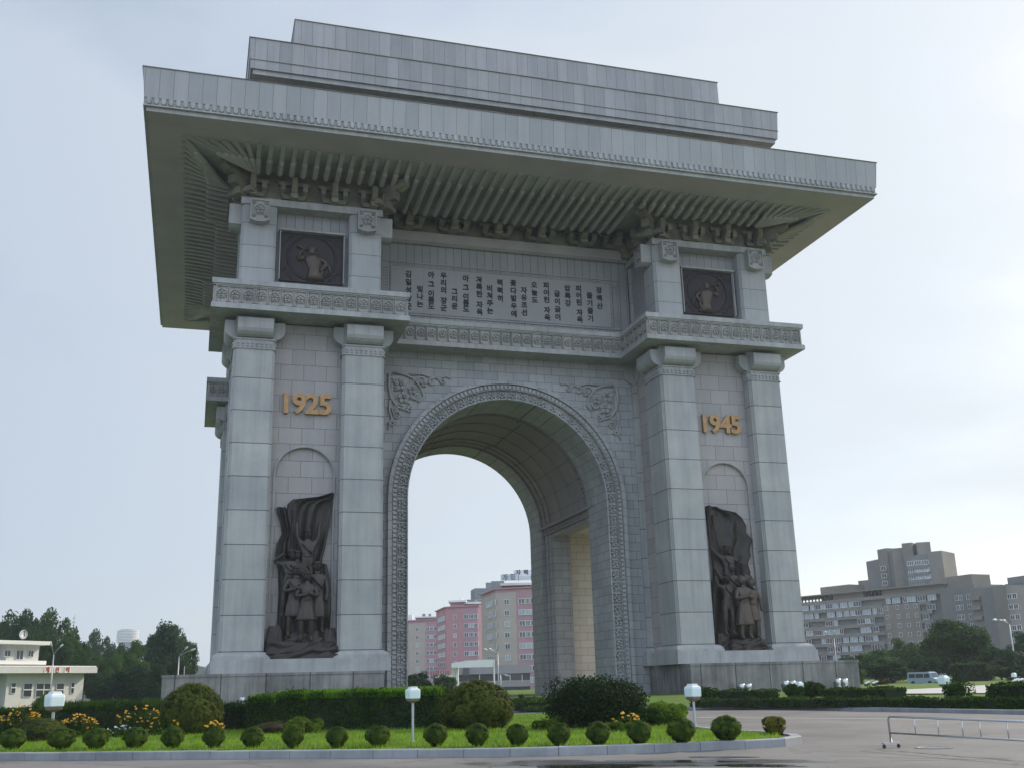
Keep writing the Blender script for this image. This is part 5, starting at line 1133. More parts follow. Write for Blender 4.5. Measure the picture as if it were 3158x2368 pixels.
def cloth(parent, rows, y0, amp, folds, seed, name='flag', th=.16, ph=0):
    """relief drapery: rows of (z, x_left, x_right) lofted with folds; a real slab with thickness"""
    n = 34; F_, B_ = [], []
    for i, (z, xl, xr) in enumerate(rows):
        fr_, bk_ = [], []
        for j in range(n + 1):
            t_ = j / n; e = math.sin(PI*t_)**.4
            dy = amp * e * (math.sin(folds*t_*2*PI + ph + i*.55) + .5*math.sin(folds*1.9*t_*2*PI + i*.9 + seed))
            zz = z + .10*math.sin(t_*5 + i)
            fr_.append((xl + (xr-xl)*t_, y0 - .16 - dy, zz)); bk_.append((xl + (xr-xl)*t_, y0 + th, zz))
        F_.append(fr_); B_.append(bk_)
    mb = MB(); loops_ = [f + b[::-1] for f, b in zip(F_, B_)]; mb.loops(loops_); return mb.build(name, M['bronze'], parent, True)
def rock(parent, x0, x1, y0, y1, z0, z1, seed, top=.7):
    r_ = random.Random(seed); L_ = []
    for i in range(7):
        t_ = i / 6; z = z0 + (z1-z0) * t_; s_ = 1 - (1-top) * t_**2; ring = []
        for j in range(28):
            a_ = 2*PI*j/28; cx, cy = (x0+x1)/2, (y0+y1)/2; c, q = math.cos(a_), math.sin(a_)
            k = 1 / max(abs(c), abs(q)); k = 1 + (k-1)*.75
            n_ = 1 + r_.uniform(-.10, .06)
            ring.append((cx + (x1-x0)/2*c*k*s_*n_, min(cy + (y1-y0)/2*q*k*s_*n_, y1), z + (r_.uniform(-.14, .14) if 0 < i < 6 else (r_.uniform(-.25, .05) if i == 6 else 0))))
        L_.append(ring)
    mb = MB(); mb.loops(L_); return mb.build('rock_base', M['bronze'], parent)
def pole_b(parent, p, q, r=.08, name='flagpole'): mb = MB(); mb.tube([p, q], r, 8); mb.build(name, M['bronze'], parent, True)
UPR = ((.05, -.02, .10), (.06, -.03, .27)); UPL = ((-.05, -.02, .10), (-.06, -.03, .27)); DNL = ((-.03, -.01, -.16), (-.01, -.06, -.30)); DNR = ((.03, -.01, -.16), (.01, -.06, -.30))
FOLDR = ((.05, -.04, -.14), (-.08, -.12, -.10)); FOLDL = ((-.05, -.04, -.14), (.08, -.12, -.12))
YB = -17.62                                   # back of the niche opening
gl_s = thing('bronze_group', 'dark bronze group of people under a swirling flag in the left niche, below 1925', 'sculpture', (-19.1, YB, 3.46)); gl_s.scale = (.97, 1, .945)
rock(gl_s, -2.9, 2.9, -2.1, -.1, 0, 1.35, 4, .86); rock(gl_s, -2.95, -1.3, -1.2, 0, 0, 2.7, 5, .62); rock(gl_s, 1.5, 2.95, -1.2, 0, 0, 2.5, 6, .6); rock(gl_s, -1.6, 1.8, -1.6, 0, 1.0, 2.2, 9, .7)
cloth(gl_s, [(13.95, 2.30, 2.42), (13.5, 1.0, 2.38), (13.25, -1.0, 2.33), (12.9, -1.42, 2.3), (12.2, -1.45, 2.2), (11.2, -1.2, 2.1), (10.2, -1.0, 1.9), (9.2, -.9, 1.75), (8.2, -.8, 1.55), (7.0, -.6, 1.45)], -.10, .30, 1.6, 1)
cloth(gl_s, [(12.6, -2.3, -1.2), (12.1, -2.25, -1.1), (11.3, -1.95, -.9), (10.4, -1.8, -.8), (9.6, -2.2, -.7), (8.6, -2.3, -.4), (7.4, -2.0, 0), (5.5, -1.9, .3), (2.5, -1.95, .5), (1.5, -2.0, .5)], .0, .22, 1.8, 2, 'drapery', ph=1)
cloth(gl_s, [(7.9, 1.0, 1.9), (7.0, 1.1, 2.1), (5.5, 1.1, 2.3), (3.8, 1.2, 2.35), (2.4, 1.3, 2.25)], -.35, .12, 1.2, 3, 'cape')
pole_b(gl_s, (-.95, -.7, 6.0), (-1.0, -.35, 12.4)); pole_b(gl_s, (1.9, -.9, 1.6), (2.05, -.7, 6.5), .05, 'rifle')
figure(gl_s, .28, -.65, 5.05, 5.7, UPL, UPR, lean=(.0, 0), gaze=0)
figure(gl_s, -1.18, -.75, 3.3, 5.7, ((-.13, -.02, .04), (-.02, -.08, .13)), FOLDR, lean=(.02, 0), gaze=1)
figure(gl_s, -.62, -.65, 3.35, 5.6, FOLDL, ((.06, -.03, -.1), (.12, -.06, -.22)), gaze=1)
figure(gl_s, 1.12, -1.0, 2.0, 6.0, ((-.05, -.05, -.13), (.04, -.14, -.12)), DNR, lean=(0, 0), gaze=-1, coat=.22)
figure(gl_s, -.72, -1.35, 1.72, 5.85, FOLDL, FOLDR, coat=.28, gaze=1)
figure(gl_s, .22, -1.75, 1.32, 5.75, FOLDL, FOLDR, skirt=.30, gaze=0)
gr_s = thing('bronze_group', 'dark bronze group of people under a folded flag in the right niche, below 1945', 'sculpture', (19.1, YB, 3.46)); gr_s.scale = (.98, 1, .975)
rock(gr_s, -1.5, 2.3, -2.1, -.1, 0, 1.0, 7, .9); rock(gr_s, -2.6, -1.2, -1.3, 0, 0, 1.6, 8, .9)
cloth(gr_s, [(13.2, -2.1, -1.0), (12.95, -2.1, -.5), (12.6, -2.1, .9), (12.1, -2.05, 1.5), (11.4, -2.0, 1.9), (10.8, -2.0, 1.85), (10.2, -1.9, 2.4), (9.3, -1.9, 2.0), (8.6, -1.85, 2.1), (7.8, -1.8, 1.7), (7.0, -1.8, 1.9), (6.2, -1.9, 1.4)], -.10, .30, 1.6, 5)
cloth(gr_s, [(6.3, -2.0, 1.6), (5.0, -2.15, 1.8), (3.5, -2.2, 2.0), (2.0, -2.25, 2.1), (.8, -2.3, 2.1)], .0, .2, 1.8, 6, 'drapery')
pole_b(gr_s, (-1.9, -.35, 6.2), (-2.1, -.3, 13.1)); pole_b(gr_s, (-1.0, -.6, 7.5), (-1.7, -.4, 12.3))
mb = MB(); st_p = [(.42*(1 if i % 2 == 0 else .45)*math.sin(2*PI*i/10), .42*(1 if i % 2 == 0 else .45)*math.cos(2*PI*i/10)) for i in range(10)]; mb.loops([[(-1.65 + a_, -.32, 12.55 + b_) for a_, b_ in st_p], [(-1.65 + a_*.9, -.44, 12.55 + b_*.9) for a_, b_ in st_p]]); mb.build('star', M['bronze'], gr_s)
figure(gr_s, -.55, -.60, 3.9, 5.7, ((-.10, -.02, .06), (-.19, -.04, .16)), ((.07, -.03, -.06), (.10, -.08, .04)), gaze=-1)
figure(gr_s, -.45, -.95, 2.2, 5.6, ((-.11, -.03, -.02), (-.20, -.05, .12)), ((.07, -.04, -.02), (.06, -.10, .12)), gaze=0, cap=False)
figure(gr_s, .95, -.65, 2.3, 5.6, DNL, FOLDR, gaze=-1)
figure(gr_s, -1.15, -1.1, 1.3, 5.6, ((-.09, -.02, .02), (-.13, -.04, .14)), ((.03, -.05, -.14), (.10, -.12, -.14)), lean=(.03, 0), gaze=-1)
figure(gr_s, 1.15, -1.35, 1.0, 5.3, ((-.05, -.05, -.12), (.02, -.12, -.06)), ((.05, -.02, -.14), (.06, -.02, -.28)), coat=.30, cap=False, mt='bronze3')
figure(gr_s, .12, -1.75, .98, 5.6, FOLDL, FOLDR, skirt=.22, cap=False, gaze=-1, mt='bronze3')

# ------------------------------------------------------------------ distant buildings
def plane_hit(u, v, a, b):                    # ray against the upright plane through ground points a, b -> (distance along, z)
    r = ray(u, v); d = Vector((b[0]-a[0], b[1]-a[1], 0)); Ln = d.length; d.normalize(); n_ = Vector((d.y, -d.x, 0))
    t_ = ((Vector((a[0], a[1], 0)) - CAM).dot(n_)) / r.dot(n_); p = CAM + r * t_
    return (p - Vector((a[0], a[1], 0))).dot(d), p.z
frame_cache = {}
m_glass = bpy.data.materials.new('window_glass'); m_glass.use_nodes = True; gb2 = m_glass.node_tree.nodes['Principled BSDF']; gb2.inputs['Base Color'].default_value = (.035, .045, .06, 1); gb2.inputs['Roughness'].default_value = .12; gb2.inputs['Specular IOR Level'].default_value = .7
m_curtain = mat('curtained_glass', (.30, .34, .38), .35, 0, .25, .8, 0, .5)
def window(parent, a, b, s, z, w_, h_, bars, frame_m, glass_m=None, th=.06, sub=True, dep=.12, out_=.0):
    """window standing on the facade a-b: s = left edge along it, z = sill"""
    key = (round(w_, 2), round(h_, 2), bars, frame_m.name, th, (glass_m or m_glass).name)
    if key not in frame_cache:
        mb = MB(); mb.box(0, w_, -.10, 0, 0, th); mb.box(0, w_, -.10, 0, h_-th, h_); mb.box(0, th, -.10, 0, th, h_-th); mb.box(w_-th, w_, -.10, 0, th, h_-th)
        for i in range(1, bars): x = w_*i/bars; mb.box(x-th*.4, x+th*.4, -.09, 0, th, h_-th)
        me = bpy.data.meshes.new('window'); me.from_pydata(mb.v, [], mb.f); me.materials.append(frame_m)
        mb = MB(); mb.box(th*.5, w_-th*.5, -.04, -.01, th*.5, h_-th*.5); m2 = bpy.data.meshes.new('pane'); m2.from_pydata(mb.v, [], mb.f); m2.materials.append(glass_m or m_glass)
        frame_cache[key] = (me, m2)
    me, m2 = frame_cache[key]; Mx = face_matrix(a, b, 0) @ Matrix.Translation((s, -out_, z))
    o = bpy.data.objects.new('window', me); COL.objects.link(o); o.parent = parent; o.matrix_local = Mx
    p = bpy.data.objects.new('pane', m2); COL.objects.link(p); p.parent = o
    return o
def wall_prism(parent, plan_, z0, z1, m_, name='wall'): mb = MB(); mb.extr([(p[0], p[1]) for p in plan_], z0, z1); return mb.build(name, m_, parent)
def gp(u, d): p = ground(u, d, 0); return (p.x, p.y)
def backoff(a, b, dist):                      # points behind the facade
    d = Vector((b[0]-a[0], b[1]-a[1])).normalized(); n_ = Vector((-d.y, d.x)) * dist; return [(b[0]+n_.x, b[1]+n_.y), (a[0]+n_.x, a[1]+n_.y)]

# white clock building at the left
m_cream = mat('pale_render', (.55, .555, .56), .8, 0, .06, .6); m_white = mat('white_render', (.72, .72, .71), .7, 0, .05, 1.0); m_red = plain('red_letter', (.42, .03, .03), .6)
cb_ = thing('clock_building', 'pale two storey station building with a round white clock on its flat roof', 'building')
ca, cb2 = gp(12.5, 134), gp(252, 145)
zc = plane_hit(100, 2075, ca, cb2)[1]; zr0, zr1 = plane_hit(80, 1986, ca, cb2)[1], plane_hit(80, 1975, ca, cb2)[1]; zm0, zm1 = plane_hit(80, 2048, ca, cb2)[1], plane_hit(80, 2036, ca, cb2)[1]
wall_prism(cb_, [ca, cb2] + backoff(ca, cb2, 12), -.6, zc + .9, m_cream)
FM = face_matrix(ca, cb2, 0); Lr = plane_hit(278, 2060, ca, cb2)[0]; Lu = plane_hit(134, 2000, ca, cb2)[0]; Lu2 = plane_hit(151, 1980, ca, cb2)[0]
def slab(x0, x1, y0, y1, z0, z1, m_, name): mb = MB(); mb.box(x0, x1, y0, y1, z0, z1); o = mb.build(name, m_, cb_); o.matrix_local = FM; return o
slab(-8, Lr, -1.4, 13, zc, zc + .75, m_cream, 'canopy'); slab(-8.1, Lr-.1, -1.3, 12, zc + .78, zc + .95, m_white, 'canopy_edge')
slab(.2, Lu, .8, 9, zc + .95, zr0, m_cream, 'upper_wall'); slab(-7, Lu2-.4, -.3, 9.6, zm0, zm1, m_white, 'balcony_edge'); slab(-7, Lu2, -.5, 10, zr0, zr1, m_white, 'roof_slab')
slab(-30, -.0, 3.0, 12, -.6, zc, m_cream, 'side_wall')
m_fr = plain('window_frame_grey', (.55, .56, .57), .5)
for x0, x1, y0, y1, n_ in ((215, 290, 1290, 1500, 1), (455, 600, 1300, 1570, 1), (700, 830, 1300, 1570, 1), (855, 990, 1300, 1570, 1), (1095, 1225, 1300, 1570, 1), (1380, 1430, 1285, 1500, 1)):
    s0, zt_ = plane_hit(x0*.1582, 1900 + y0*.1582, ca, cb2); s1, zb_ = plane_hit(x1*.1582, 1900 + y1*.1582, ca, cb2)
    o = window(cb_, ca, cb2, s0, zb_, s1-s0, zt_-zb_, n_, m_fr, th=.07, out_=.02); mb = MB(); mb.box(0, s1-s0, -.16, -.11, (zt_-zb_)*.5, (zt_-zb_)*.5+.12); mb.build('transom', m_white, o)
for x0, x1, y0, y1, n_ in ((165, 280, 645, 780, 2), (395, 525, 645, 840, 2), (625, 725, 650, 790, 2)):
    s0, zt_ = plane_hit(x0*.1582, 1900 + y0*.1582, ca, cb2); s1, zb_ = plane_hit(x1*.1582, 1900 + y1*.1582, ca, cb2); window(cb_, ca, cb2, s0, zb_, s1-s0, zt_-zb_, n_, m_fr, th=.08, out_=-.78)
s_, z_ = plane_hit(78.3, 1954.6, ca, cb2); R_ = 13.4*137/FPX
mb = MB(); mb.loops([[(r*math.cos(2*PI*i/32), y, r*math.sin(2*PI*i/32)) for i in range(32)] for r, y in ((R_, .15), (R_*1.02, 0), (R_*.96, -.10), (R_*.93, -.06))]); ck = mb.build('clock', m_white, cb_, True); ck.matrix_local = FM @ Matrix.Translation((s_, .3, z_))
mb = MB()
for i in range(12): a_ = i*PI/6; mb.add(MB().box(-R_*.05, R_*.05, -.10, -.05, R_*.66, R_*.86), Matrix.Rotation(a_, 4, 'Y'))
mb.add(MB().box(-R_*.05, R_*.05, -.12, -.06, -R_*.1, R_*.72), Matrix.Rotation(.03, 4, 'Y')); mb.add(MB().box(-R_*.06, R_*.06, -.13, -.07, -R_*.1, R_*.5), Matrix.Rotation(math.radians(150), 4, 'Y')); mb.build('clock_hands', M['ink'], ck)
mb = MB(); mb.box(-.15, .15, .1, .3, -R_*1.3, -R_*.9); mb.build('clock_stand', dsteel, ck)
for ch, x in (('개', 770), ('선', 960), ('역', 1165)):
    me = text_mesh(ch, 1.0, .03, 'sign_letter', .02); me.materials.append(m_red); o = bpy.data.objects.new('sign_letter', me); COL.objects.link(o); o.parent = cb_; s_, z_ = plane_hit(x*.1582, 1900 + 1060*.1582, ca, cb2)
    o.matrix_local = FM @ Matrix.Translation((s_, -1.5, zc + .38)) @ Matrix.Scale(.78, 4) @ Matrix.Rotation(PI/2, 4, 'X')
for x, w_ in ((770, .9), (960, .9), (1165, .9)):
    s_, _ = plane_hit(x*.1582, 2068, ca, cb2); slab(s_-.5, s_+.5, -1.46, -1.40, zc + .02, zc + .74, m_white, 'sign_board')

# pink and beige apartment blocks behind the archway
m_pink = mat('pink_render', (.40, .235, .265), .85, 0, .10, .25); m_pink2 = mat('rose_render', (.43, .225, .235), .85, 0, .10, .3); m_beige = mat('beige_render', (.42, .355, .31), .85, 0, .08, .25); m_lilac = mat('lilac_grey_render', (.29, .265, .29), .8, 0, .08, .3); m_grey = mat('grey_concrete', (.19, .20, .215), .85, 0, .15, .2)
def apartment(label, faces, vroof, zb, rows, cols, fl, name='apartment_block', th=15):
    """faces: list of (u, d) corners of the front; rows: top-row window sill z and count; cols: (face, u0, u1, bars, wide)"""
    o = thing(name, label, 'building', group='pink and beige apartment blocks behind the archway'); P_ = [gp(u, d) for u, d, _ in faces]; zr = plane_hit(faces[1][0] + 5, vroof, P_[1], P_[2])[1]
    bk_ = backoff(P_[0], P_[-1], th)
    for i in range(len(P_) - 1):
        q = [P_[i], P_[i+1]] + [tuple(Vector(P_[i+1]).lerp(Vector(bk_[0]), .5)), tuple(Vector(P_[i]).lerp(Vector(bk_[1]), .5))]
        wall_prism(o, q, zb, zr - (.9 if faces[i][2] is m_beige else 0), faces[i][2])
        if faces[i][2] is m_beige: wall_prism(o, q, zr - .9, zr, m_pink, 'top_band')
    wall_prism(o, [P_[0]] + P_[1:] + bk_, zb, zr - .05, m_pink, 'rear_wall') if False else None
    mb = MB(); out_ = []
    for i in range(len(P_) - 1): mb.bar((P_[i][0], P_[i][1], zr + .12), (P_[i+1][0], P_[i+1][1], zr + .12), 1.0, .35)
    mb.build('roof_edge', m_pink2, o)
    ztop, nrow = rows; hw = fl * .50; cnt = 0
    for r in range(nrow):
        z = ztop - fl * r
        for f_, u0, u1, bars, gm in cols:
            a_, b_2 = P_[f_], P_[f_+1]; s0 = plane_hit(u0, 1900, a_, b_2)[0]; s1 = plane_hit(u1, 1900, a_, b_2)[0]
            window(o, a_, b_2, s0, z, s1 - s0, hw, bars, m_white, (m_curtain if (gm and (r*7 + f_) % 3 == 0) else m_glass), th=.10, out_=.06)
    return o, P_, zr
fC = [(1489, 293, m_beige), (1534.5, 276, m_beige), (1598, 274, m_pink), (1735, 271, m_pink)]
aC, PC, zC = apartment('nearest pink and beige apartment block with rooftop signs, right in the archway', fC, 1816, -.6, (at(1600, 1650 + 570*.3616, 274).z, 8), [(0, 1502, 1521, 3, 1), (0, 1526, 1531, 1, 0), (1, 1556, 1572, 2, 1), (2, 1600, 1620, 2, 1), (2, 1621, 1636, 3, 1), (2, 1637, 1665, 3, 1), (2, 1668, 1690, 2, 0)], 34*275/FPX)
fB = [(1346.5, 352, m_pink2), (1377, 334, m_pink2), (1427.5, 332, m_pink), (1477, 330, m_pink2), (1492, 334, m_pink)]
aB, PB, zB = apartment('middle all pink apartment block in the archway', fB, 1872, -.6, (at(1440, 1650 + 700*.3616, 331).z, 7), [(0, 1351, 1373, 4, 1), (1, 1398, 1408, 2, 1), (2, 1431, 1445, 2, 0), (2, 1446, 1461, 3, 1), (2, 1462, 1474, 2, 0)], 28.2*331/FPX)
fA = [(1235, 395, m_beige), (1262, 388, m_beige), (1312, 385, m_pink), (1352, 383, m_pink)]
aA, PA, zA = apartment('farthest beige and pink apartment block at the left of the archway', fA, 1913.5, -.6, (at(1330, 1650 + 805*.3616, 384).z, 7), [(1, 1283, 1292, 2, 1), (2, 1314.5, 1324, 2, 0), (2, 1325, 1336, 3, 1), (2, 1337, 1346.5, 2, 0)], 24.2*384/FPX)
def roofbox(parent, u0, u1, v0, v1, d, dep, m_, name): a_, b_2 = gp(u0, d), gp(u1, d); z0, z1 = at(u0, v1, d).z, at(u0, v0, d).z; return wall_prism(parent, [a_, b_2] + backoff(a_, b_2, dep), z0, z1, m_, name)
roofbox(aB, 1391, 1437, 1848, 1876, 345, 8, m_pink, 'penthouse'); roofbox(aB, 1385, 1441, 1844, 1850, 344, 10, m_white, 'penthouse_roof'); roofbox(aB, 1440, 1492, 1854, 1876, 346, 8, m_pink, 'penthouse'); roofbox(aB, 1436, 1496, 1849, 1855.5, 345, 9, m_white, 'penthouse_roof'); roofbox(aB, 1419, 1430, 1834, 1848, 348, 2, m_white, 'chimney')
roofbox(aA, 1282, 1346, 1899, 1916, 395, 8, m_pink, 'penthouse'); roofbox(aA, 1279, 1349, 1896, 1900, 394, 9, m_white, 'penthouse_roof'); roofbox(aA, 1303, 1312, 1887, 1897, 397, 2, m_grey, 'chimney'); roofbox(aA, 1322, 1330, 1887, 1897, 397, 2, m_grey, 'chimney'); roofbox(aA, 1258, 1272, 1890, 1912, 400, 3, m_white, 'stair_head')
roofbox(aC, 1554, 1720, 1797, 1818, 283, 9, m_pink2, 'penthouse'); roofbox(aC, 1551, 1722, 1788, 1796, 281, 11, m_white, 'terrace_slab')
rl = MB(); a_, b_2 = at(1553, 1784, 281), at(1722, 1784, 281)
for zz in (0, .45, .9, 1.3): rl.bar((a_.x, a_.y, a_.z - .4 + zz), (b_2.x, b_2.y, a_.z - .4 + zz), .08, .08)
for i in range(40): p = a_.lerp(b_2, i/39); rl.box(p.x-.04, p.x+.04, p.y-.04, p.y+.04, a_.z-.5, a_.z+.9)
rl.build('roof_railing', m_fr, aC)
def signboard(u0, u1, v0, v1, d, txt, board, letter, per, size, names):
    a_, b_2 = gp(u0, d), gp(u1, d); z0, z1 = at(u0, v1, d).z, at(u0, v0, d).z; FMx = face_matrix(a_, b_2, 0)
    mb = MB(); mb.box(0, (Vector(b_2)-Vector(a_)).length, 0, .4, z0, z1); o = mb.build('sign_board', board, aC); o.matrix_local = FMx
    for i, ch in enumerate(txt):
        me = text_mesh(ch, size, .06, 'sign_letter', .035); me.materials.append(letter); t_ = bpy.data.objects.new('sign_letter', me); COL.objects.link(t_); t_.parent = o
        t_.matrix_local = Matrix.Translation((per*(i + .5) + .25, -.1, (z0+z1)/2)) @ Matrix.Rotation(PI/2, 4, 'X')
m_navy = plain('navy_letter', (.03, .05, .13), .6); m_brown = plain('brown_letter', (.10, .04, .05), .6); m_blueboard = mat('white_sign_board', (.55, .58, .66), .6, 0, .05, .5)
signboard(1552, 1603, 1760, 1779, 279, '자립', m_blueboard, m_navy, 2.05, 1.75, 0); signboard(1593, 1690, 1746, 1763, 288, '자력', m_blueboard, m_brown, 2.2, 1.6, 0); signboard(1604, 1690, 1765, 1777, 283, '', m_blueboard, m_brown, 1, 1, 0)
pt_ = MB(); 
for u in (1560, 1600, 1640, 1680): p = at(u, 1770, 280); pt_.box(p.x-.06, p.x+.06, p.y+.5, p.y+.62, at(u, 1790, 280).z, p.z)
pt_.build('sign_support', dsteel, aC)
gt_ = thing('grey_tower_block', 'grey concrete tower block rising behind the pink blocks in the archway', 'building')
def blockp(parent, u0, u1, vt, d0, d1, dep, m_, name='wall', zb=-.6): a_, b_2 = gp(u0, d0), gp(u1, d1); zt_ = at(u0, vt, d0).z; wall_prism(parent, [a_, b_2] + backoff(a_, b_2, dep), zb, zt_, m_, name); return a_, b_2, zt_
q1 = blockp(gt_, 1456, 1470, 1812, 512, 500, 20, m_grey); q2 = blockp(gt_, 1470, 1560, 1807, 500, 495, 20, m_grey); blockp(gt_, 1504, 1522, 1786, 510, 510, 14, m_grey, 'stair_tower'); blockp(gt_, 1521, 1562, 1781.5, 512, 512, 14, m_grey, 'stair_tower'); blockp(gt_, 1441, 1470, 1842, 490, 488, 20, m_grey)
for r in range(4):
    for i in range(5): window(gt_, q2[0], q2[1], 1.0 + 2.9*i, q2[2] - 3.6 - 3.0*r, 2.2, 1.5, 2, m_fr, m_curtain if (i + r) % 2 else m_glass, out_=.05)
# low lilac building and white portal
lb_ = thing('low_building', 'long low lilac grey building with dark window bands, seen through the archway', 'building')
def lb_box(x0, x1, y0, y1, d, dep, m_, name, e=0): return roofbox(lb_, 1250 + x0*.1853, 1250 + x1*.1853, 1920 + y0*.1853, 1920 + y1*.1853, d + e, dep, m_, name)
lb_box(880, 2085, 715, 860, 236, 12, m_lilac, 'wall'); lb_box(870, 2080, 860, 975, 236, 12, m_glass, 'window_band', .6); lb_box(880, 2085, 975, 1082, 236, 12, m_lilac, 'wall'); lb_box(870, 2080, 1082, 1260, 236, 12, m_glass, 'window_band', .6); lb_box(500, 880, 870, 905, 238, 10, m_white, 'wall'); lb_box(470, 880, 905, 1010, 238, 10, m_glass, 'window_band', .5); lb_box(200, 880, 1010, 1300, 238, 10, m_lilac, 'wall')
for i in range(4): p = at(1250 + (965 + 28*i)*.1853, 1920 + 810*.1853, 235.8); mb = MB(); mb.bar((p.x-.12, p.y, p.z-.8), (p.x+.12, p.y, p.z+.8), .35, .2, Vector((0, 1, 0))); mb.build('slit_window', m_glass, lb_)
for x in (1240, 1560, 1750, 1950): lb_box(x-6, x+6, 860, 975, 235.8, .3, m_fr, 'mullion')
po = thing('white_portal', 'white curved entrance portal in front of the low lilac building', 'portal')
mb = MB(); tp = [(775, 668, 745), (900, 645, 742), (1050, 627, 738), (1200, 615, 736), (1350, 607, 734), (1485, 605, 732)]
L_ = []
for x, y0, y1 in tp:
    u = 1250 + x*.1853; p, q = at(u, 1920 + y0*.1853, 214), at(u, 1920 + y1*.1853, 214); L_.append([(p.x, p.y, p.z), (p.x + .4, p.y + 2.5, p.z), (p.x + .4, p.y + 2.5, q.z), (p.x, p.y, q.z)])
mb.loops(L_); mb.build('lintel', m_white, po)
for x0, x1 in ((775, 800), (815, 830), (845, 885), (1468, 1492)):
    a_, b_2 = gp(1250 + x0*.1853, 214), gp(1250 + x1*.1853, 214); wall_prism(po, [a_, b_2] + backoff(a_, b_2, 1.8), -.6, at(1250 + x0*.1853, 1920 + 740*.1853, 214).z, m_white, 'pillar')
m_brick = plain('faded_red_paint', (.30, .10, .10), .7)
ws = thing('wall_sign', 'low white wall with a row of small faded red signs beyond the archway trees', 'sign'); a_, b_2 = gp(1343, 225), gp(1394, 225); wall_prism(ws, [a_, b_2] + backoff(a_, b_2, .4), -.6, at(1343, 2086, 225).z, m_white, 'wall')
for i in range(8): u = 1330 + 7.5*i; p = at(u, 2074, 224); mb = MB(); mb.box(p.x-.14, p.x+.14, p.y, p.y+.1, p.z-.6, p.z+.45); mb.build('sign_plate', m_brick, ws)
shrub(1126, 64, 11, 1499, L_rust, 'small reddish brown plant on the lawn seen through the archway', 500, .06, 90, z=-.1)

# grey apartment block at the right
gb = thing('grey_apartment_block', 'large weathered grey apartment block with glazed balconies and a stepped tower, right of the arch', 'building')
m_conc = mat('weathered_concrete', (.205, .19, .168), .88, 0, .18, .15); m_conc2 = mat('blue_grey_concrete', (.178, .178, .175), .88, 0, .15, .15); m_conc3 = mat('brownish_concrete', (.215, .188, .158), .88, 0, .15, .15); m_dark = plain('dark_recess', (.03, .032, .036), .8)
U = lambda x: 2400 + x*.3427
Vv = lambda y: 1600 + y*.3427
wa, wb = gp(U(60), 366), gp(U(1580), 319); zR = plane_hit(U(900), Vv(627), wa, wb)[1]; Lw = (Vector(wb) - Vector(wa)).length; FW2 = face_matrix(wa, wb, 0)
def gbox(x0, x1, y0, y1, z0, z1, m_, name): mb = MB(); mb.box(x0, x1, y0, y1, z0, z1); o = mb.build(name, m_, gb); o.matrix_local = FW2; return o
sx_ = lambda x, y=800: plane_hit(U(x), Vv(y), wa, wb)[0]
gbox(0, Lw, .8, 14, -.6, zR - 3.1, m_conc2, 'wall'); gbox(-1, Lw + .6, -.8, 14.5, zR - .35, zR, m_conc3, 'roof_slab')
gbox(sx_(475, 680), sx_(750, 680), 1.0, 13, zR - 3.1, zR - .35, m_conc, 'top_storey'); gbox(sx_(915, 640), Lw, 1.0, 13, zR - 3.1, zR - .35, m_conc, 'top_storey')
for i in range(30):
    s_ = .5 + i * (sx_(920, 650) / 30)
    if not (sx_(475, 680) < s_ < sx_(750, 680)): gbox(s_, s_ + .35, .2, .6, zR - 2.7, zR - .35, m_dark, 'post')
fl_ = 2.86; bs0, bs1 = sx_(950, 850), sx_(1280, 820); r_ = random.Random(11); ncount = 0; restw = MB()
for k in range(9):
    zc_ = zR - 2.75 - fl_ * k
    for s0, s1 in (((0, Lw),) if k < 1 else ((0, bs0), (bs1, Lw - 4))): gbox(s0, s1, -.35, .8, zc_ - .55, zc_ + .55, m_conc, 'balcony')
    if k == 0: pass
    s_ = .3
    while s_ < Lw - 4.5:
        w_ = r_.choice((1.6, 2.2, 2.9, 2.9)); inb = bs0 - w_ < s_ < bs1
        zz = zc_ - .55 - (fl_ - 1.1)
        if not (inb and k >= 1) and r_.random() < .80:
            if ncount < 92: window(gb, wa, wb, s_, zz + .02, w_, fl_ - 1.14, 2 if w_ < 2.5 else 3, m_white, m_curtain if r_.random() < .55 else m_glass, th=.11, out_=.12); ncount += 1
            else:
                t_ = MB(); t_.box(s_, s_ + w_, -.16, -.08, zz + .02, zz + .14); t_.box(s_, s_ + w_, -.16, -.08, zz + fl_ - 1.26, zz + fl_ - 1.12); t_.box(s_, s_ + .1, -.16, -.08, zz, zz + fl_ - 1.12); t_.box(s_ + w_ - .1, s_ + w_, -.16, -.08, zz, zz + fl_ - 1.12); t_.box(s_ + w_*.5 - .05, s_ + w_*.5 + .05, -.16, -.08, zz, zz + fl_ - 1.12)
                if r_.random() < .6: t_.box(s_ + .1, s_ + w_*r_.choice((.5, .9)), -.10, -.06, zz + .1, zz + fl_ - 1.25)
                restw.add(t_, FW2)
        s_ += w_ + r_.uniform(.05, .9)
struct(restw.build('window_row', mat('far_window', (.50, .52, .55), .5, 0, .2, .6), gb), 'stuff')
gbox(bs0, bs1, -.1, .8, -.6, zR - 2.75 - fl_ + .3, m_conc3, 'stair_wall')
for k in range(8):
    for x in (990, 1090, 1175, 1255):
        s_ = sx_(x, 900) - .6; window(gb, wa, wb, s_, zR - 2.75 - fl_*(k+1) - 1.4, 1.1, 1.3, 2, m_white, m_glass, th=.08, out_=.14)
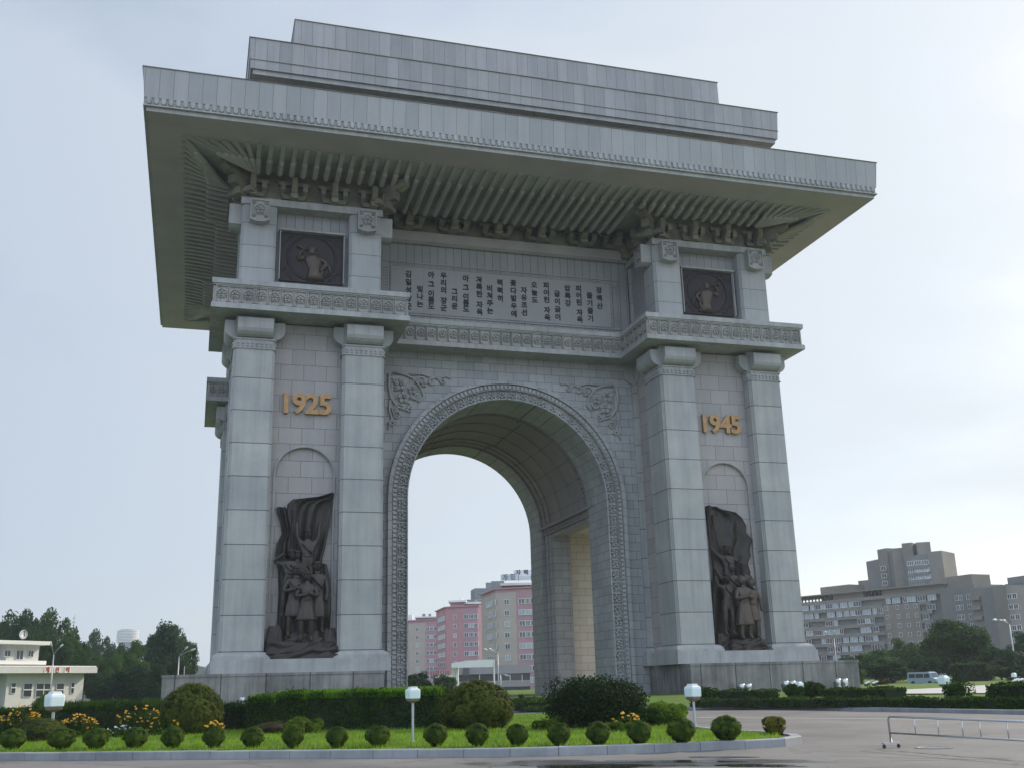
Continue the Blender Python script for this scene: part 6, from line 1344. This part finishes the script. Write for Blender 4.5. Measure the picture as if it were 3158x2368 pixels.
T = [blockp(gb, U(x0), U(x1), Vv(vt), d0, d1, dp, m_, 'tower_wall', zb) for x0, x1, vt, d0, d1, dp, m_, zb in (
    (820, 935, 530, 372, 368, 8, m_conc2, 20), (915, 1045, 347, 360, 352, 14, m_conc2, 15), (1030, 1118, 232, 352, 348, 14, m_conc, 15), (1112, 1172, 248, 349, 347, 14, m_conc2, 15), (1165, 1270, 221, 345, 343, 14, m_conc, 15), (1264, 1358, 172, 342, 340, 14, m_conc, 15), (1350, 1410, 184, 343, 342, 12, m_conc2, 15), (1402, 1530, 162, 339, 338, 14, m_conc, 15), (1490, 1625, 254, 335, 332, 12, m_conc, 15), (1622, 1700, 262, 333, 345, 12, m_conc2, 15), (465, 735, 592, 362, 352, 8, m_conc3, 20))]
ta, tb = gp(U(1285), 338.5), gp(U(1485), 335)
for k in range(5):
    z0 = at(U(1285), Vv(345 + 67*k), 338).z; mb = MB(); mb.box(0, (Vector(tb)-Vector(ta)).length, -.5, .2, z0 - 2.6, z0 - 1.5); o = mb.build('balcony', m_conc2, gb); o.matrix_local = face_matrix(ta, tb, 0)
    for i in range(3): window(gb, ta, tb, .3 + i*2.35, z0 - 1.45, 2.1, 1.5, 3, m_white, m_curtain if (i*k) % 3 else m_glass, th=.11, out_=.1)
ta2, tb2 = gp(U(1048), 350), gp(U(1125), 347)
for k in range(3):
    z0 = at(U(1048), Vv(400 + 70*k), 349).z
    window(gb, ta2, tb2, .3, z0 - 1.2, 2.2, 1.5, 2, m_white, m_glass, th=.11, out_=.5)
RW = [blockp(gb, U(x0), U(x1), Vv(vt), d0, d1, dp, m_, 'wing_wall') for x0, x1, vt, d0, d1, dp, m_ in (
    (1560, 1880, 600, 317, 305, 12, m_conc2), (1590, 1870, 500, 322, 312, 8, m_conc3), (1850, 1935, 600, 303, 300, 12, m_conc), (1930, 2055, 602, 299, 294, 12, m_conc2), (2045, 2172, 582, 292, 288, 14, m_conc))]
for (a_, b_2, zt_), xs in ((RW[0], (1610, 1640, 1715, 1795)), (RW[3], (1990,))):
    for k in range(7):
        for x in xs: s_ = plane_hit(U(x), 1850, a_, b_2)[0]; window(gb, a_, b_2, s_ - .6, zt_ - 4.3 - 2.86*k, 1.5 if x != 1990 else 2.6, 1.5, 2, m_white, m_glass, th=.09, out_=.05)
for k in range(8):
    for x in (2085, 2130): a_, b_2, zt_ = RW[4]; s_ = plane_hit(U(x), 1850, a_, b_2)[0]; window(gb, a_, b_2, s_ - .6, zt_ - 4.0 - 2.86*k, 1.5, 1.4, 2, m_white, m_glass, th=.09, out_=.05)
a_, b_2, zt_ = RW[2]
for k in range(8): mb = MB(); mb.box(0, (Vector(b_2)-Vector(a_)).length, -1.1, .1, zt_ - 3.6 - 2.86*k, zt_ - 2.6 - 2.86*k); o = mb.build('balcony', m_conc, gb); o.matrix_local = face_matrix(a_, b_2, 0)
fb = thing('far_block', 'sliver of a grey apartment block at the right edge behind the larger one', 'building'); q = blockp(fb, 3152, 3230, 1772, 330, 320, 15, m_grey)
for k in range(12): mb = MB(); mb.box(-.4, 6, -1.0, .1, q[2] - 3 - 2.9*k, q[2] - 2 - 2.9*k); o = mb.build('balcony', m_conc2, fb); o.matrix_local = face_matrix(q[0], q[1], 0)

# far round hotel, mast
ht = thing('round_hotel', 'pale round hotel of stacked white floors in the haze at far left', 'building'); c = ground(380, 1100, 0); Rh = 33*1100/FPX
for k in range(9):
    z = at(380, 1936 + 4.8*k, 1100).z; mb = MB(); rr = Rh * (1 if k > 0 else .55); mb.loops([[(c.x + rr*math.cos(2*PI*i/36), c.y + rr*math.sin(2*PI*i/36), zz) for i in range(36)] for zz in (z - .95, z)]); mb.build('floor_ring', m_white, ht)
mb = MB(); mb.loops([[(c.x + Rh*.8*math.cos(2*PI*i/30), c.y + Rh*.8*math.sin(2*PI*i/30), zz) for i in range(30)] for zz in (0, at(380, 1938, 1100).z)]); mb.build('glazed_core', mat('hazy_glass', (.16, .19, .22), .3), ht)
c = ground(207, 900, 0); zt_ = at(207, 1889, 900).z; mb = MB(); mb.tube([(c.x, c.y, 0), (c.x, c.y, zt_ - 6)], .5, 6); mb.box(c.x-1.6, c.x+1.6, c.y-1, c.y+1, zt_-7, zt_-6); mb.box(c.x-1.2, c.x+1.2, c.y-1, c.y+1, zt_-3.5, zt_-2.7); mb.tube([(c.x, c.y, zt_-6), (c.x, c.y, zt_)], .25, 5)
tag(mb.build('radio_mast', galv), 'thin grey radio mast sticking up beside the big left tree', 'mast')

# minibus on the far road
mbx = thing('minibus', 'light blue minibus parked on the far road in front of the trees', 'minibus', (0, 0, 0))
pa, pb2 = at(2800, 2100, 131), at(2886, 2100, 128); FMb = face_matrix((pa.x, pa.y), (pb2.x, pb2.y), 0); zg = at(2850, 2112, 130).z
mbx.matrix_world = FMb @ Matrix.Translation((0, 0, zg)) @ Matrix.Scale(.87, 4); Lb = 4.1
m_bus = plain('light_blue_paint', (.30, .42, .56), .35)
mb = MB(); pr = [(0, .35), (Lb - .1, .35), (Lb + .35, .45), (Lb + .40, .85), (Lb - .15, 1.05), (Lb - .45, 1.75), (Lb - .8, 1.85), (.15, 1.85), (0, 1.6)]
mb.loops([[(x, 0, z) for x, z in pr], [(x, 1.7, z) for x, z in pr]]); mb.build('body', m_bus, mbx)
mb = MB(); mb.box(.25, Lb*.30, -.02, 0, 1.05, 1.6); mb.box(Lb*.33, Lb*.62, -.02, 0, 1.05, 1.6); mb.box(Lb*.65, Lb*.86, -.02, 0, 1.05, 1.6); mb.build('side_window', m_glass, mbx)
mb = MB(); mb.poly([(Lb-.13, .1, 1.08), (Lb-.13, 1.6, 1.08), (Lb-.43, 1.6, 1.72), (Lb-.43, .1, 1.72)]); mb.build('windscreen', m_glass, mbx)
for x in (.8, Lb - .6):
    for y in (.05, 1.65): mb = MB(); mb.tube([(x, y-.08, .32), (x, y+.08, .32)], .32, 14); mb.build('wheel', dsteel, mbx)
for y in (.2, 1.4): mb = MB(); mb.box(Lb+.36, Lb+.42, y, y+.2, .6, .75); mb.build('headlight', wht, mbx)
#=====HAZE=====
hz = MB(); hz.box(-700, 900, -160, 1300, -2, 66)
hm = bpy.data.materials.new('summer_haze'); hm.use_nodes = True; t = hm.node_tree; t.nodes.clear(); o_ = N(t, 'ShaderNodeOutputMaterial'); pv = N(t, 'ShaderNodeVolumePrincipled')
pv.inputs['Color'].default_value = (.86, .93, 1.0, 1); pv.inputs['Density'].default_value = .00024; pv.inputs['Anisotropy'].default_value = .0; t.links.new(pv.outputs[0], o_.inputs['Volume'])
if True: struct(hz.build('haze', hm), 'stuff')
